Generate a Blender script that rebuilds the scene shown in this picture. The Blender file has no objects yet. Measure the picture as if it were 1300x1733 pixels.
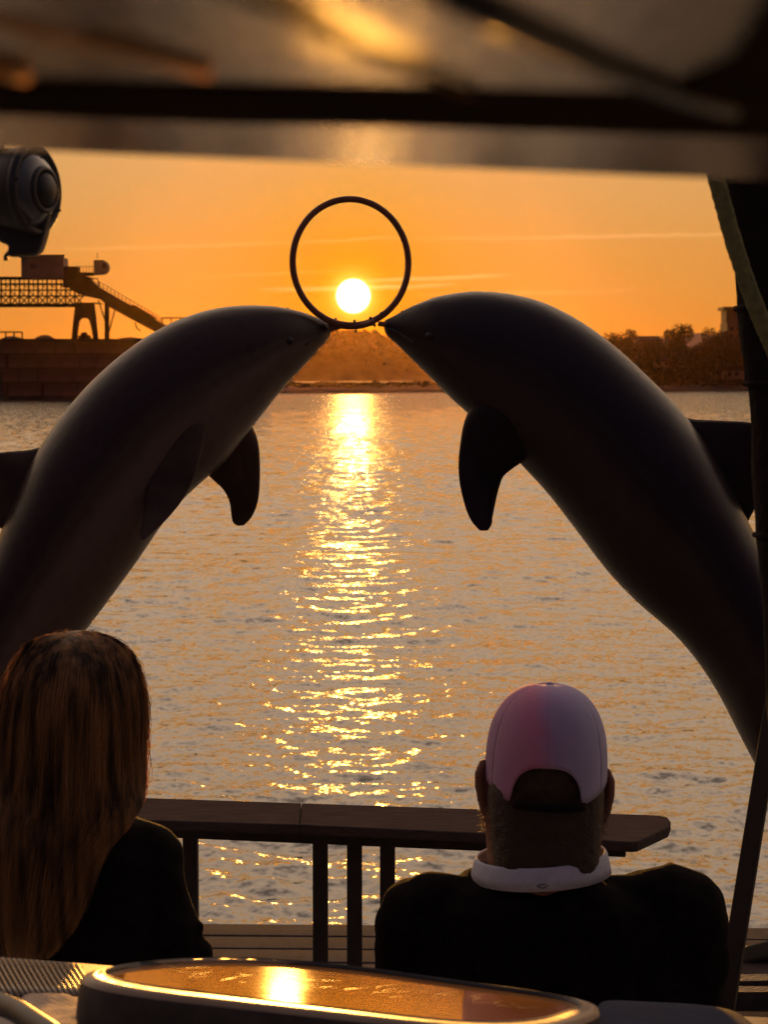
import bpy, bmesh, math, random
import numpy as np
from mathutils import Vector, Matrix, noise

random.seed(7)
rng = np.random.default_rng(7)
sc = bpy.context.scene
COL = sc.collection
PI = math.pi

# ------------------------------------------------------------------ camera
F = 3466.0                                   # focal length in photo pixels (1300 x 1733)
CAM = Vector((0, 0, 3.0))
PITCH = math.atan(221.5 / F)                 # horizon lies 221.5 px above the middle
def P(px, py, Y):
    """point of the place seen at photo pixel (px,py), Y metres ahead"""
    x = (px - 650) / F; v = -(py - 866.5) / F
    d = Vector((x, math.cos(PITCH) + v * math.sin(PITCH), -math.sin(PITCH) + v * math.cos(PITCH)))
    return CAM + d * (Y / d.y)
def PZ(px, py, z):
    """same, where the sight line meets the height z"""
    d = P(px, py, 1) - CAM
    return CAM + d * ((z - CAM.z) / d.z)

cam_data = bpy.data.cameras.new('camera')
cam = bpy.data.objects.new('camera', cam_data); COL.objects.link(cam)
cam.location = CAM; cam.rotation_euler = (PI / 2 - PITCH, 0, 0)
cam_data.sensor_fit = 'VERTICAL'; cam_data.sensor_height = 36; cam_data.sensor_width = 27
cam_data.lens = F * 36 / 1733
cam_data.clip_start = 0.02; cam_data.clip_end = 20000
cam_data.dof.use_dof = True; cam_data.dof.focus_distance = 4.5; cam_data.dof.aperture_fstop = 14
sc.camera = cam

# ------------------------------------------------------------------ light
SUN = (P(598, 501, 1) - CAM).normalized()
EL = math.asin(SUN.z); AZ = math.atan2(SUN.x, SUN.y)
ld = bpy.data.lights.new('sun', 'SUN'); ld.energy = 4.5; ld.angle = math.radians(0.85); ld.color = (1.0, 0.42, 0.065)
sun = bpy.data.objects.new('sun', ld); COL.objects.link(sun)
sun.rotation_euler = (-SUN).to_track_quat('-Z', 'Y').to_euler(); sun.location = (0, 30, 30)

def nd(nt, t, **kw):
    n = nt.nodes.new(t)
    for k, v in kw.items(): setattr(n, k, v)
    return n
def mth(nt, op, a, b=None, c=None, clamp=False):
    n = nt.nodes.new('ShaderNodeMath'); n.operation = op; n.use_clamp = clamp
    for i, v in enumerate((a, b, c)):
        if v is None: continue
        if isinstance(v, (int, float)): n.inputs[i].default_value = v
        else: nt.links.new(v, n.inputs[i])
    return n.outputs[0]
def vmth(nt, op, a, b=None):
    n = nt.nodes.new('ShaderNodeVectorMath'); n.operation = op
    for i, v in enumerate((a, b)):
        if v is None: continue
        if isinstance(v, (tuple, Vector)): n.inputs[i].default_value = tuple(v)
        elif isinstance(v, (int, float)): n.inputs[3].default_value = v
        else: nt.links.new(v, n.inputs[i])
    return n.outputs[1] if op in ('DOT_PRODUCT', 'LENGTH') else n.outputs[0]
def scale(nt, v, s):
    n = nt.nodes.new('ShaderNodeVectorMath'); n.operation = 'SCALE'
    if isinstance(v, tuple): n.inputs[0].default_value = v
    else: nt.links.new(v, n.inputs[0])
    if isinstance(s, (int, float)): n.inputs[3].default_value = s
    else: nt.links.new(s, n.inputs[3])
    return n.outputs[0]
def ramp(nt, fac, stops, interp='LINEAR'):
    n = nt.nodes.new('ShaderNodeValToRGB'); cr = n.color_ramp; cr.interpolation = interp
    while len(cr.elements) < len(stops): cr.elements.new(0.5)
    for e, (p, c) in zip(cr.elements, stops):
        e.position = p; e.color = (*c, 1) if len(c) == 3 else c
    nt.links.new(fac, n.inputs[0]); return n.outputs[0]
def mixc(nt, fac, a, b):
    n = nt.nodes.new('ShaderNodeMix'); n.data_type = 'RGBA'
    for s, v in ((n.inputs[0], fac), (n.inputs[6], a), (n.inputs[7], b)):
        if isinstance(v, (int, float)): s.default_value = v
        elif isinstance(v, tuple): s.default_value = (*v, 1)
        else: nt.links.new(v, s)
    return n.outputs[2]

world = bpy.data.worlds.new('World'); sc.world = world; world.use_nodes = True
wt = world.node_tree; wt.nodes.clear()
wo = nd(wt, 'ShaderNodeOutputWorld'); bg = nd(wt, 'ShaderNodeBackground'); wt.links.new(bg.outputs[0], wo.inputs[0])
sky = nd(wt, 'ShaderNodeTexSky', sky_type='NISHITA', sun_disc=False, sun_elevation=EL, sun_rotation=AZ,
         air_density=2.0, dust_density=5.0, ozone_density=1.0)
tc = nd(wt, 'ShaderNodeTexCoord')
D = vmth(wt, 'NORMALIZE', tc.outputs['Generated'])
sep = nd(wt, 'ShaderNodeSeparateXYZ'); wt.links.new(D, sep.inputs[0])
elev = mth(wt, 'MAXIMUM', sep.outputs[2], 0.0)
# evening gradient on the sun's side, dusk blue-grey on the other
west = ramp(wt, mth(wt, 'SQRT', elev), [
    (0.0, (0.68, 0.22, 0.030)), (0.16, (0.70, 0.25, 0.036)), (0.25, (0.68, 0.30, 0.065)), (0.33, (0.65, 0.36, 0.125)),
    (0.45, (0.95, 0.61, 0.35)), (0.60, (1.32, 0.92, 0.62)), (0.74, (1.42, 1.0, 0.72)), (0.87, (0.80, 0.58, 0.44)), (1.0, (0.16, 0.13, 0.16))])
east = ramp(wt, mth(wt, 'SQRT', elev), [
    (0.0, (0.050, 0.030, 0.038)), (0.4, (0.080, 0.052, 0.066)), (0.7, (0.11, 0.08, 0.11)), (1.0, (0.16, 0.13, 0.16))])
Hs = Vector((SUN.x, SUN.y, 0)).normalized()
side = mth(wt, 'MULTIPLY_ADD', vmth(wt, 'DOT_PRODUCT', D, Hs), 0.5, 0.5)
sf = nd(wt, 'ShaderNodeMapRange'); sf.interpolation_type = 'SMOOTHSTEP'
wt.links.new(side, sf.inputs[0]); sf.inputs[1].default_value = 0.25; sf.inputs[2].default_value = 0.97
base = mixc(wt, sf.outputs[0], east, west)
# angle to the sun, in degrees
ca = mth(wt, 'MINIMUM', vmth(wt, 'DOT_PRODUCT', D, SUN), 0.9999999)
ang = mth(wt, 'MULTIPLY', mth(wt, 'ARCCOSINE', ca), 180 / PI)
def gauss(a, s): return mth(wt, 'POWER', math.e, mth(wt, 'MULTIPLY', mth(wt, 'POWER', mth(wt, 'DIVIDE', a, s), 2.0), -1.0))
tot = vmth(wt, 'MULTIPLY', base, vmth(wt, 'SUBTRACT', (1.0, 1.0, 1.0), scale(wt, (-0.12, 0.06, 0.9), gauss(ang, 3.0))))
tot = vmth(wt, 'ADD', tot, scale(wt, (0.5, 0.20, 0.005), gauss(ang, 0.80)))
tot = vmth(wt, 'ADD', tot, scale(wt, (2.2, 1.1, 0.22), gauss(ang, 0.44)))
disc = nd(wt, 'ShaderNodeMapRange'); wt.links.new(ang, disc.inputs[0])
disc.interpolation_type = 'SMOOTHERSTEP'; disc.inputs[1].default_value = 0.52; disc.inputs[2].default_value = 0.32
tot = vmth(wt, 'ADD', tot, scale(wt, (16, 12, 7), disc.outputs[0]))
# thin cirrus streaks, long in azimuth and very thin in elevation
az = mth(wt, 'ARCTAN2', sep.outputs[0], sep.outputs[1])
el = mth(wt, 'ARCSINE', sep.outputs[2])
def streak(pa0, py0, pa1, py1, thick, strength):
    (a0, e0), (a1, e1) = [(math.atan2(q.x, q.y), math.asin(q.z)) for q in ((P(pa0, py0, 1) - CAM).normalized(), (P(pa1, py1, 1) - CAM).normalized())]
    t = mth(wt, 'DIVIDE', mth(wt, 'SUBTRACT', az, a0), a1 - a0)
    line = mth(wt, 'MULTIPLY_ADD', t, e1 - e0, e0)
    nz = nd(wt, 'ShaderNodeTexNoise'); nz.inputs['Scale'].default_value = 1.0; nz.inputs['Detail'].default_value = 3
    cb = nd(wt, 'ShaderNodeCombineXYZ'); wt.links.new(mth(wt, 'MULTIPLY', az, 38.0), cb.inputs[0]); cb.inputs[1].default_value = py0 * 0.37
    wt.links.new(cb.outputs[0], nz.inputs[0])
    wob = mth(wt, 'MULTIPLY', mth(wt, 'SUBTRACT', nz.outputs[0], 0.5), 0.0028)
    dist = mth(wt, 'DIVIDE', mth(wt, 'SUBTRACT', el, mth(wt, 'ADD', line, wob)), thick)
    g = gauss(dist, 1.0)
    env = mth(wt, 'SUBTRACT', 1.0, mth(wt, 'POWER', mth(wt, 'ABSOLUTE', mth(wt, 'MULTIPLY_ADD', t, 2.0, -1.0)), 2.0), clamp=True)
    return mth(wt, 'MULTIPLY', mth(wt, 'MULTIPLY', g, env), mth(wt, 'MULTIPLY', nz.outputs[0], 2 * strength))
for a in ((640, 405, 1420, 392, .0010, .12), (60, 424, 560, 408, .0010, .09), (500, 412, 700, 400, .0008, .10), (560, 478, 880, 465, .0010, .26),
          (430, 490, 780, 482, .0011, .42), (330, 470, 620, 455, .0009, .06), (680, 500, 1100, 492, .0012, .07)):
    tot = vmth(wt, 'ADD', tot, scale(wt, (1.0, 0.62, 0.30), streak(*a)))
tot = vmth(wt, 'ADD', tot, scale(wt, sky.outputs[0], 0.006))
tot = vmth(wt, 'MAXIMUM', tot, (0.0, 0.0, 0.0))
wt.links.new(tot, bg.inputs[0]); bg.inputs[1].default_value = 1.0

vs = sc.view_settings
vs.view_transform = 'Standard'; vs.look = 'None'; vs.exposure = 0.0; vs.gamma = 1.0; vs.use_curve_mapping = False
cy = sc.cycles
cy.use_denoising = True; cy.denoiser = 'OPENIMAGEDENOISE'; cy.denoising_prefilter = 'FAST'; cy.sample_clamp_direct = 18.0; cy.sample_clamp_indirect = 6.0
cy.max_bounces = 6; cy.diffuse_bounces = 2; cy.glossy_bounces = 3; cy.transmission_bounces = 4; cy.volume_bounces = 0
cy.transparent_max_bounces = 8

# ------------------------------------------------------------------ materials
def mat(name, color, rough=0.6, spec=0.5, metal=0.0, coat=0.0, var=0.0, vscale=8.0, bump=0.0, bscale=60.0, sheen=0.0, ior=1.45, stretch=None):
    m = bpy.data.materials.new(name); m.use_nodes = True; nt = m.node_tree; b = nt.nodes['Principled BSDF']
    b.inputs['Roughness'].default_value = rough; b.inputs['Metallic'].default_value = metal
    b.inputs['Specular IOR Level'].default_value = spec; b.inputs['IOR'].default_value = ior
    b.inputs['Coat Weight'].default_value = coat; b.inputs['Coat Roughness'].default_value = 0.08
    b.inputs['Sheen Weight'].default_value = sheen
    b.inputs['Base Color'].default_value = (*color, 1)
    t = nt.nodes.new('ShaderNodeTexCoord'); src = t.outputs['Object']
    if stretch:
        mp = nt.nodes.new('ShaderNodeMapping'); mp.inputs['Scale'].default_value = stretch
        nt.links.new(src, mp.inputs[0]); src = mp.outputs[0]
    if var:
        n = nt.nodes.new('ShaderNodeTexNoise'); n.inputs['Scale'].default_value = vscale; n.inputs['Detail'].default_value = 6
        nt.links.new(src, n.inputs[0])
        lo = tuple(c * (1 - var) for c in color); hi = tuple(min(1, c * (1 + var)) for c in color)
        nt.links.new(ramp(nt, n.outputs[0], [(0.3, lo), (0.7, hi)]), b.inputs['Base Color'])
        nt.links.new(mth(nt, 'MULTIPLY_ADD', n.outputs[0], 0.3 * rough, 0.85 * rough), b.inputs['Roughness'])
    if bump:
        n2 = nt.nodes.new('ShaderNodeTexNoise'); n2.inputs['Scale'].default_value = bscale; n2.inputs['Detail'].default_value = 5
        nt.links.new(src, n2.inputs[0])
        bp = nt.nodes.new('ShaderNodeBump'); bp.inputs['Strength'].default_value = bump; bp.inputs['Distance'].default_value = 0.01
        nt.links.new(n2.outputs[0], bp.inputs['Height']); nt.links.new(bp.outputs[0], b.inputs['Normal'])
    return m

# water: ripples finer than the mesh tilt the normal; far out they take over from the mesh
M_water = bpy.data.materials.new('water'); M_water.use_nodes = True
nt = M_water.node_tree; b = nt.nodes['Principled BSDF']
b.inputs['Base Color'].default_value = (0.055, 0.06, 0.045, 1); b.inputs['Roughness'].default_value = 0.05
b.inputs['IOR'].default_value = 1.60; b.inputs['Specular IOR Level'].default_value = 0.6
g = nt.nodes.new('ShaderNodeNewGeometry')
sp = nt.nodes.new('ShaderNodeSeparateXYZ'); nt.links.new(g.outputs['Position'], sp.inputs[0])
def slope(sx, sy, detail, amp):
    mp = nt.nodes.new('ShaderNodeMapping'); mp.inputs['Scale'].default_value = (sx, sy, 1)
    nt.links.new(g.outputs['Position'], mp.inputs[0])
    n = nt.nodes.new('ShaderNodeTexNoise'); n.inputs['Scale'].default_value = 1; n.inputs['Detail'].default_value = detail
    nt.links.new(mp.outputs[0], n.inputs[0])
    v = vmth(nt, 'SUBTRACT', n.outputs[1], (0.5, 0.5, 0.5))
    return scale(nt, v, amp)
near = nt.nodes.new('ShaderNodeMapRange'); nt.links.new(sp.outputs[1], near.inputs[0])
near.inputs[1].default_value = 18; near.inputs[2].default_value = 70; near.inputs[3].default_value = 0.0; near.inputs[4].default_value = 1.0
fine = slope(19, 18, 1, 0.54)
coarse = scale(nt, slope(3.4, 4.8, 2, 0.95), near.outputs[0])
s = vmth(nt, 'MULTIPLY', vmth(nt, 'ADD', fine, coarse), (1.25, 1.0, 0.0))
nn = vmth(nt, 'NORMALIZE', vmth(nt, 'ADD', g.outputs['Normal'], s))
nt.links.new(nn, b.inputs['Normal'])

M_land = mat('shore_earth', (0.025, 0.018, 0.012), 0.95, var=0.5, vscale=0.05)
M_hillgrass = mat('hill_scrub', (0.045, 0.045, 0.025), 0.95, var=0.5, vscale=0.08)
M_leaf = mat('foliage', (0.022, 0.022, 0.010), 0.8, var=0.5, vscale=0.6)
M_trunk = mat('bark', (0.09, 0.065, 0.045), 0.9, var=0.3, vscale=2)
M_steel = mat('loader_steel', (0.022, 0.015, 0.011), 0.8, spec=0.1, var=0.4, vscale=0.7)
M_shed = mat('shed_cladding', (0.09, 0.09, 0.07), 0.7, var=0.25, vscale=0.6)
M_conc = mat('quay_concrete', (0.085, 0.06, 0.045), 0.9, spec=0.1, var=0.6, vscale=0.35)
M_conc2 = mat('quay_concrete_backing', (0.045, 0.033, 0.028), 0.95, spec=0.1, var=0.3, vscale=0.3)
M_ore = mat('ore_heap', (0.05, 0.035, 0.03), 0.95, var=0.4, vscale=0.3)
M_build = mat('apartment_render', (0.07, 0.055, 0.04), 0.85, var=0.2, vscale=0.3)
M_win = mat('dark_window', (0.03, 0.03, 0.035), 0.15)
M_mount = mat('distant_mountain', (0.06, 0.065, 0.06), 1.0, var=0.3, vscale=0.01)

# dolphin paint: slate back, pale belly, blended along the body's own UV
def dolphin_mat(name, back, belly):
    m = bpy.data.materials.new(name); m.use_nodes = True; nt = m.node_tree; b = nt.nodes['Principled BSDF']
    uv = nt.nodes.new('ShaderNodeUVMap'); sx = nt.nodes.new('ShaderNodeSeparateXYZ'); nt.links.new(uv.outputs[0], sx.inputs[0])
    n = nt.nodes.new('ShaderNodeTexNoise'); n.inputs['Scale'].default_value = 3; n.inputs['Detail'].default_value = 5
    t = nt.nodes.new('ShaderNodeTexCoord'); nt.links.new(t.outputs['Object'], n.inputs[0])
    v = mth(nt, 'ADD', sx.outputs[1], mth(nt, 'MULTIPLY', mth(nt, 'SUBTRACT', n.outputs[0], 0.5), 0.16))
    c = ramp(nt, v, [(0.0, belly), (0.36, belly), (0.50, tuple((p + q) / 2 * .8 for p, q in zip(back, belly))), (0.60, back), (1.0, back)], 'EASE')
    n2 = nt.nodes.new('ShaderNodeTexNoise'); n2.inputs['Scale'].default_value = 40; n2.inputs['Detail'].default_value = 8
    nt.links.new(t.outputs['Object'], n2.inputs[0])
    c2 = nt.nodes.new('ShaderNodeMix'); c2.data_type = 'RGBA'; c2.blend_type = 'MULTIPLY'; c2.inputs[0].default_value = 0.5
    nt.links.new(c, c2.inputs[6]); nt.links.new(ramp(nt, n2.outputs[0], [(0.3, (0.6, 0.6, 0.6)), (0.7, (1, 1, 1))]), c2.inputs[7])
    nt.links.new(c2.outputs[2], b.inputs['Base Color'])
    nt.links.new(mth(nt, 'MULTIPLY_ADD', n2.outputs[0], 0.25, 0.22), b.inputs['Roughness'])
    bpn = nt.nodes.new('ShaderNodeBump'); bpn.inputs['Strength'].default_value = .35; bpn.inputs['Distance'].default_value = .012
    n3 = nt.nodes.new('ShaderNodeTexNoise'); n3.inputs['Scale'].default_value = 7; n3.inputs['Detail'].default_value = 7; nt.links.new(t.outputs['Object'], n3.inputs[0])
    nt.links.new(n3.outputs[0], bpn.inputs['Height']); nt.links.new(bpn.outputs[0], b.inputs['Normal'])
    b.inputs['Specular IOR Level'].default_value = 0.15; b.inputs['Coat Weight'].default_value = 0.05; b.inputs['Coat Roughness'].default_value = 0.2
    return m
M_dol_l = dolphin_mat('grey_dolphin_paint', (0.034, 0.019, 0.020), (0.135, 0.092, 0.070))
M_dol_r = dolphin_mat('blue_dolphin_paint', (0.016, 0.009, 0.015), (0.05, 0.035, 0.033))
M_fin_l = mat('grey_fin_paint', (.060, .037, .032), .5, spec=.12, var=.35, vscale=9, bump=.1, bscale=20)
M_fin_r = mat('blue_fin_paint', (.016, .008, .010), .5, spec=.12, var=.35, vscale=9, bump=.1, bscale=20)
M_dark_metal = mat('dark_metal', (0.03, 0.028, 0.03), 0.45, metal=0.2, var=0.3, vscale=20)
M_hoop = mat('hoop_tube', (0.17, 0.055, 0.025), 0.45, var=0.3, vscale=30)
M_rail = mat('painted_plank', (0.075, 0.058, 0.052), 1.0, spec=0.0, var=0.25, vscale=14, bump=0.3, bscale=120, stretch=(1, 6, 6))
M_post = mat('dark_post_paint', (0.03, 0.025, 0.025), 0.55, var=0.4, vscale=25, bump=0.2)
M_deck = mat('grey_deck_plank', (0.11, 0.09, 0.078), 0.95, spec=0.02, var=0.25, vscale=5, bump=0.2, stretch=(5, 1, 5))
M_hull = mat('hull_gelcoat', (0.55, 0.55, 0.52), 0.35, coat=0.3, var=0.1, vscale=2)
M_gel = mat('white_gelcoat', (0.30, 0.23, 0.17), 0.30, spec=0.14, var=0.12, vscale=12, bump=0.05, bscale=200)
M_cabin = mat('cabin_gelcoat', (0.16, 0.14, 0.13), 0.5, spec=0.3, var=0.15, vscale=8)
M_black = mat('black_rubber', (0.02, 0.018, 0.018), 0.5, var=0.3, vscale=30)
M_sweater = mat('black_knit', (0.007, 0.005, 0.0055), 0.98, spec=0.05, var=0.4, vscale=60, bump=0.5, bscale=400, sheen=0.0)
M_jacket = mat('black_jacket', (0.006, 0.005, 0.0055), 0.9, spec=0.08, var=0.4, vscale=40, bump=0.4, bscale=250, sheen=0.0)
M_trouser = mat('dark_trousers', (0.02, 0.02, 0.028), 0.9, var=0.3, vscale=40)
M_skin = mat('skin', (0.20, 0.09, 0.06), 0.6, var=0.12, vscale=30, bump=0.1, bscale=200)
M_shorthair = mat('short_hair', (0.030, 0.015, 0.008), 0.6, var=0.4, vscale=80, bump=0.6, bscale=300)
M_collar = mat('pale_collar', (0.40, 0.42, 0.52), 0.85, var=0.08, vscale=60, bump=0.25, bscale=500)
M_capL = mat('cap_flare_pink_twill', (0.66, 0.27, 0.40), 0.85, var=0.06, vscale=40, bump=0.25, bscale=600)
M_capR = mat('cap_lilac_twill', (0.46, 0.38, 0.52), 0.85, var=0.06, vscale=40, bump=0.25, bscale=600)
def cap_mat():  # lilac twill, pink lens flare painted into the colour of its left half
    m = mat('flare_pink_lilac_twill', (.46, .38, .52), .85, bump=.25, bscale=600); nt = m.node_tree; b = nt.nodes['Principled BSDF']
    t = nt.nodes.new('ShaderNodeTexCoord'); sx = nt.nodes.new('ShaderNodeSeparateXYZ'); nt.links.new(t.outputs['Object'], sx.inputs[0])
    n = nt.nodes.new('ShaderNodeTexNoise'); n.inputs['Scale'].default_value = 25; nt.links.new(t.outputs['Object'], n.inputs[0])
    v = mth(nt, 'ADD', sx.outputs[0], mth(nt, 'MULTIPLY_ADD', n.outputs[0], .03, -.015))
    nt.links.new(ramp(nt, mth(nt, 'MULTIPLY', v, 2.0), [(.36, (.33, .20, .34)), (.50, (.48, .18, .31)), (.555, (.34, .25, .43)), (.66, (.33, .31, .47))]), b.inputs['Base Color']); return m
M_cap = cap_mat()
M_canvas = mat('black_canvas', (0.010, 0.007, 0.007), 0.95, spec=0.1, var=0.3, vscale=30, bump=0.5, bscale=80)
M_strap = mat('green_webbing', (0.19, 0.18, 0.07), 0.9, spec=0.2, var=0.25, vscale=120, bump=0.5, bscale=700, sheen=0.1)
M_cloth = mat('cream_cloth', (0.42, 0.33, 0.24), 0.9, var=0.2, vscale=20, bump=0.4, bscale=150)
M_rib = mat('ribbed_rubber', (0.15, 0.11, 0.08), 0.32, var=0.2, vscale=40)
M_lens = mat('lamp_glass', (0.05, 0.055, 0.065), 0.12, coat=0.5)
M_roofliner = mat('overhead_lining', (0.025, 0.015, 0.010), 1.0, spec=0.0, var=0.3, vscale=15)

# smoked acrylic, scratched: a fine grain makes the sun's streak run
def acrylic(name, color, rough, spec, scr, stretch, amp):
    m = bpy.data.materials.new(name); m.use_nodes = True; nt = m.node_tree; b = nt.nodes['Principled BSDF']
    b.inputs['Base Color'].default_value = (*color, 1); b.inputs['Specular IOR Level'].default_value = spec; b.inputs['IOR'].default_value = 1.6
    t = nt.nodes.new('ShaderNodeTexCoord'); mp = nt.nodes.new('ShaderNodeMapping'); mp.inputs['Scale'].default_value = stretch
    nt.links.new(t.outputs['Object'], mp.inputs[0])
    n = nt.nodes.new('ShaderNodeTexNoise'); n.inputs['Scale'].default_value = scr; n.inputs['Detail'].default_value = 6
    nt.links.new(mp.outputs[0], n.inputs[0])
    n2 = nt.nodes.new('ShaderNodeTexNoise'); n2.inputs['Scale'].default_value = 9; n2.inputs['Detail'].default_value = 7
    nt.links.new(t.outputs['Object'], n2.inputs[0])
    nt.links.new(mth(nt, 'MULTIPLY_ADD', n2.outputs[0], rough * 1.2, rough * 0.4), b.inputs['Roughness'])
    nt.links.new(ramp(nt, n2.outputs[0], [(0.35, tuple(c * .8 for c in color)), (0.7, tuple(c * 1.35 for c in color))]), b.inputs['Base Color'])
    bp = nt.nodes.new('ShaderNodeBump'); bp.inputs['Strength'].default_value = amp; bp.inputs['Distance'].default_value = 0.002
    nt.links.new(n.outputs[0], bp.inputs['Height']); nt.links.new(bp.outputs[0], b.inputs['Normal'])
    return m
M_acryl = acrylic('smoked_acrylic', (0.30, 0.13, 0.035), 0.025, 0.9, 60, (1, 3, 1), 0.035)
M_overhead = acrylic('overhead_acrylic', (0.05, 0.03, 0.018), 0.17, 1.0, 60, (8, .12, 1), 0.20)
M_overedge = acrylic('overhead_frame_paint', (0.09, 0.05, 0.035), 0.09, 0.9, 70, (8, .12, 1), 0.15)

# ------------------------------------------------------------------ helpers
def tag(o, label=None, cat=None, group=None, kind=None):
    if label: o['label'] = label
    if cat: o['category'] = cat
    if group: o['group'] = group
    if kind: o['kind'] = kind
    return o
def link(name, me, m, parent=None, smooth=True):
    if m is not None and not me.materials: me.materials.append(m)
    if smooth and len(me.polygons): me.polygons.foreach_set('use_smooth', [True] * len(me.polygons))
    o = bpy.data.objects.new(name, me); COL.objects.link(o)
    if parent:
        o.parent = parent
        o.matrix_parent_inverse = parent.matrix_basis.inverted()
    return o
def pyd(name, verts, faces, m, parent=None, smooth=True):
    me = bpy.data.meshes.new(name); me.from_pydata([tuple(v) for v in verts], [], faces); me.validate(); me.update()
    return link(name, me, m, parent, smooth)
def empty(name, loc=(0, 0, 0)):
    o = bpy.data.objects.new(name, None); COL.objects.link(o); o.location = loc; o.empty_display_size = 0.1
    return o
def cr(pts, n):
    """Catmull-Rom resample of a list of tuples/vectors to n points"""
    A = np.array([tuple(p) for p in pts], float); k = len(A)
    A = np.vstack([2 * A[0] - A[1], A, 2 * A[-1] - A[-2]])
    out = []
    for u in np.linspace(0, k - 1, n):
        i = min(int(u), k - 2); t = u - i; p0, p1, p2, p3 = A[i:i + 4]
        out.append(0.5 * (2 * p1 + (p2 - p0) * t + (2 * p0 - 5 * p1 + 4 * p2 - p3) * t * t + (3 * p1 - p0 - 3 * p2 + p3) * t ** 3))
    return np.array(out)
def ringed(rings, closed_ends=True, wrap=True):
    """rings: list of equal-length point lists -> verts, faces"""
    n = len(rings[0]); V = [p for r in rings for p in r]; Fc = []
    for i in range(len(rings) - 1):
        for j in range(n if wrap else n - 1):
            k = (j + 1) % n
            Fc.append((i * n + j, i * n + k, (i + 1) * n + k, (i + 1) * n + j))
    if closed_ends and wrap:
        Fc.append(tuple(reversed(range(n)))); Fc.append(tuple(range((len(rings) - 1) * n, len(rings) * n)))
    return V, Fc
def fixn(o):
    bm = bmesh.new(); bm.from_mesh(o.data); bmesh.ops.recalc_face_normals(bm, faces=bm.faces); bm.to_mesh(o.data); bm.free(); return o
def tube_vf(path, radii, seg=10):
    path = [Vector(p) for p in path]; n = len(path)
    if isinstance(radii, (int, float)): radii = [radii] * n
    rings = []; up = None
    for i, p in enumerate(path):
        t = (path[min(i + 1, n - 1)] - path[max(i - 1, 0)]).normalized()
        if up is None:
            up = Vector((0, 0, 1)) if abs(t.z) < 0.9 else Vector((1, 0, 0))
        a = t.cross(up).normalized(); up = a.cross(t).normalized()
        rings.append([p + (a * math.cos(2 * PI * j / seg) + up * math.sin(2 * PI * j / seg)) * radii[i] for j in range(seg)])
    return ringed(rings)
def tube(name, path, radii, m, parent=None, seg=10):
    V, Fc = tube_vf(path, radii, seg); return fixn(pyd(name, V, Fc, m, parent))
def bar_vf(a, b, w, h=None):
    """square bar from a to b"""
    a = Vector(a); b = Vector(b); h = h or w; t = (b - a).normalized()
    up = Vector((0, 0, 1)) if abs(t.z) < 0.95 else Vector((0, 1, 0))
    s = t.cross(up).normalized(); u = s.cross(t)
    V = [p + s * (x * w / 2) + u * (y * h / 2) for p in (a, b) for x, y in ((-1, -1), (1, -1), (1, 1), (-1, 1))]
    return V, [(0, 1, 2, 3), (7, 6, 5, 4), (0, 4, 5, 1), (1, 5, 6, 2), (2, 6, 7, 3), (3, 7, 4, 0)]
def bar(name, a, b, w, m, parent=None, h=None, bev=0.0):
    V, Fc = bar_vf(a, b, w, h); o = fixn(pyd(name, V, Fc, m, parent, False))
    if bev: bevel(o, bev)
    return o
def multi(name, vfs, m, parent=None, smooth=False):
    V = []; Fc = []
    for v, f in vfs:
        k = len(V); V += list(v); Fc += [tuple(i + k for i in q) for q in f]
    return fixn(pyd(name, V, Fc, m, parent, smooth))
def bevel(o, w, seg=2):
    md = o.modifiers.new('b', 'BEVEL'); md.width = w; md.segments = seg; md.limit_method = 'ANGLE'; md.angle_limit = 0.6
    return o
def box(name, lo, hi, m, parent=None, bev=0.0):
    x0, y0, z0 = lo; x1, y1, z1 = hi
    V = [(x, y, z) for x in (x0, x1) for y in (y0, y1) for z in (z0, z1)]
    Fc = [(0, 1, 3, 2), (4, 6, 7, 5), (0, 4, 5, 1), (2, 3, 7, 6), (0, 2, 6, 4), (1, 5, 7, 3)]
    o = fixn(pyd(name, V, Fc, m, parent, False))
    if bev: bevel(o, bev)
    return o
def box_vf(lo, hi):
    x0, y0, z0 = lo; x1, y1, z1 = hi
    V = [(x, y, z) for x in (x0, x1) for y in (y0, y1) for z in (z0, z1)]
    return V, [(0, 1, 3, 2), (4, 6, 7, 5), (0, 4, 5, 1), (2, 3, 7, 6), (0, 2, 6, 4), (1, 5, 7, 3)]
def prism(name, top, thick, m, parent=None, smooth=False, bev=0.0, down=Vector((0, 0, -1))):
    """plate: polygon of 3-D points, extruded 'down' by thick"""
    n = len(top); V = [Vector(p) for p in top] + [Vector(p) + down * thick for p in top]
    Fc = [tuple(range(n)), tuple(reversed(range(n, 2 * n)))] + [(i, i + n, (i + 1) % n + n, (i + 1) % n) for i in range(n)]
    o = fixn(pyd(name, V, Fc, m, parent, smooth))
    if bev: bevel(o, bev, 3)
    return o
def sphere_vf(c, r, nu=16, nv=10):
    c = Vector(c); r = (r, r, r) if isinstance(r, (int, float)) else r
    rings = []
    for i in range(nv + 1):
        th = PI * (i + 0.02 if i == 0 else i - 0.02 if i == nv else i) / nv
        rings.append([c + Vector((r[0] * math.sin(th) * math.cos(2 * PI * j / nu), r[1] * math.sin(th) * math.sin(2 * PI * j / nu), r[2] * math.cos(th))) for j in range(nu)])
    return ringed(rings)
def sphere(name, c, r, m, parent=None, nu=16, nv=10):
    V, Fc = sphere_vf(c, r, nu, nv); return fixn(pyd(name, V, Fc, m, parent))
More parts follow.
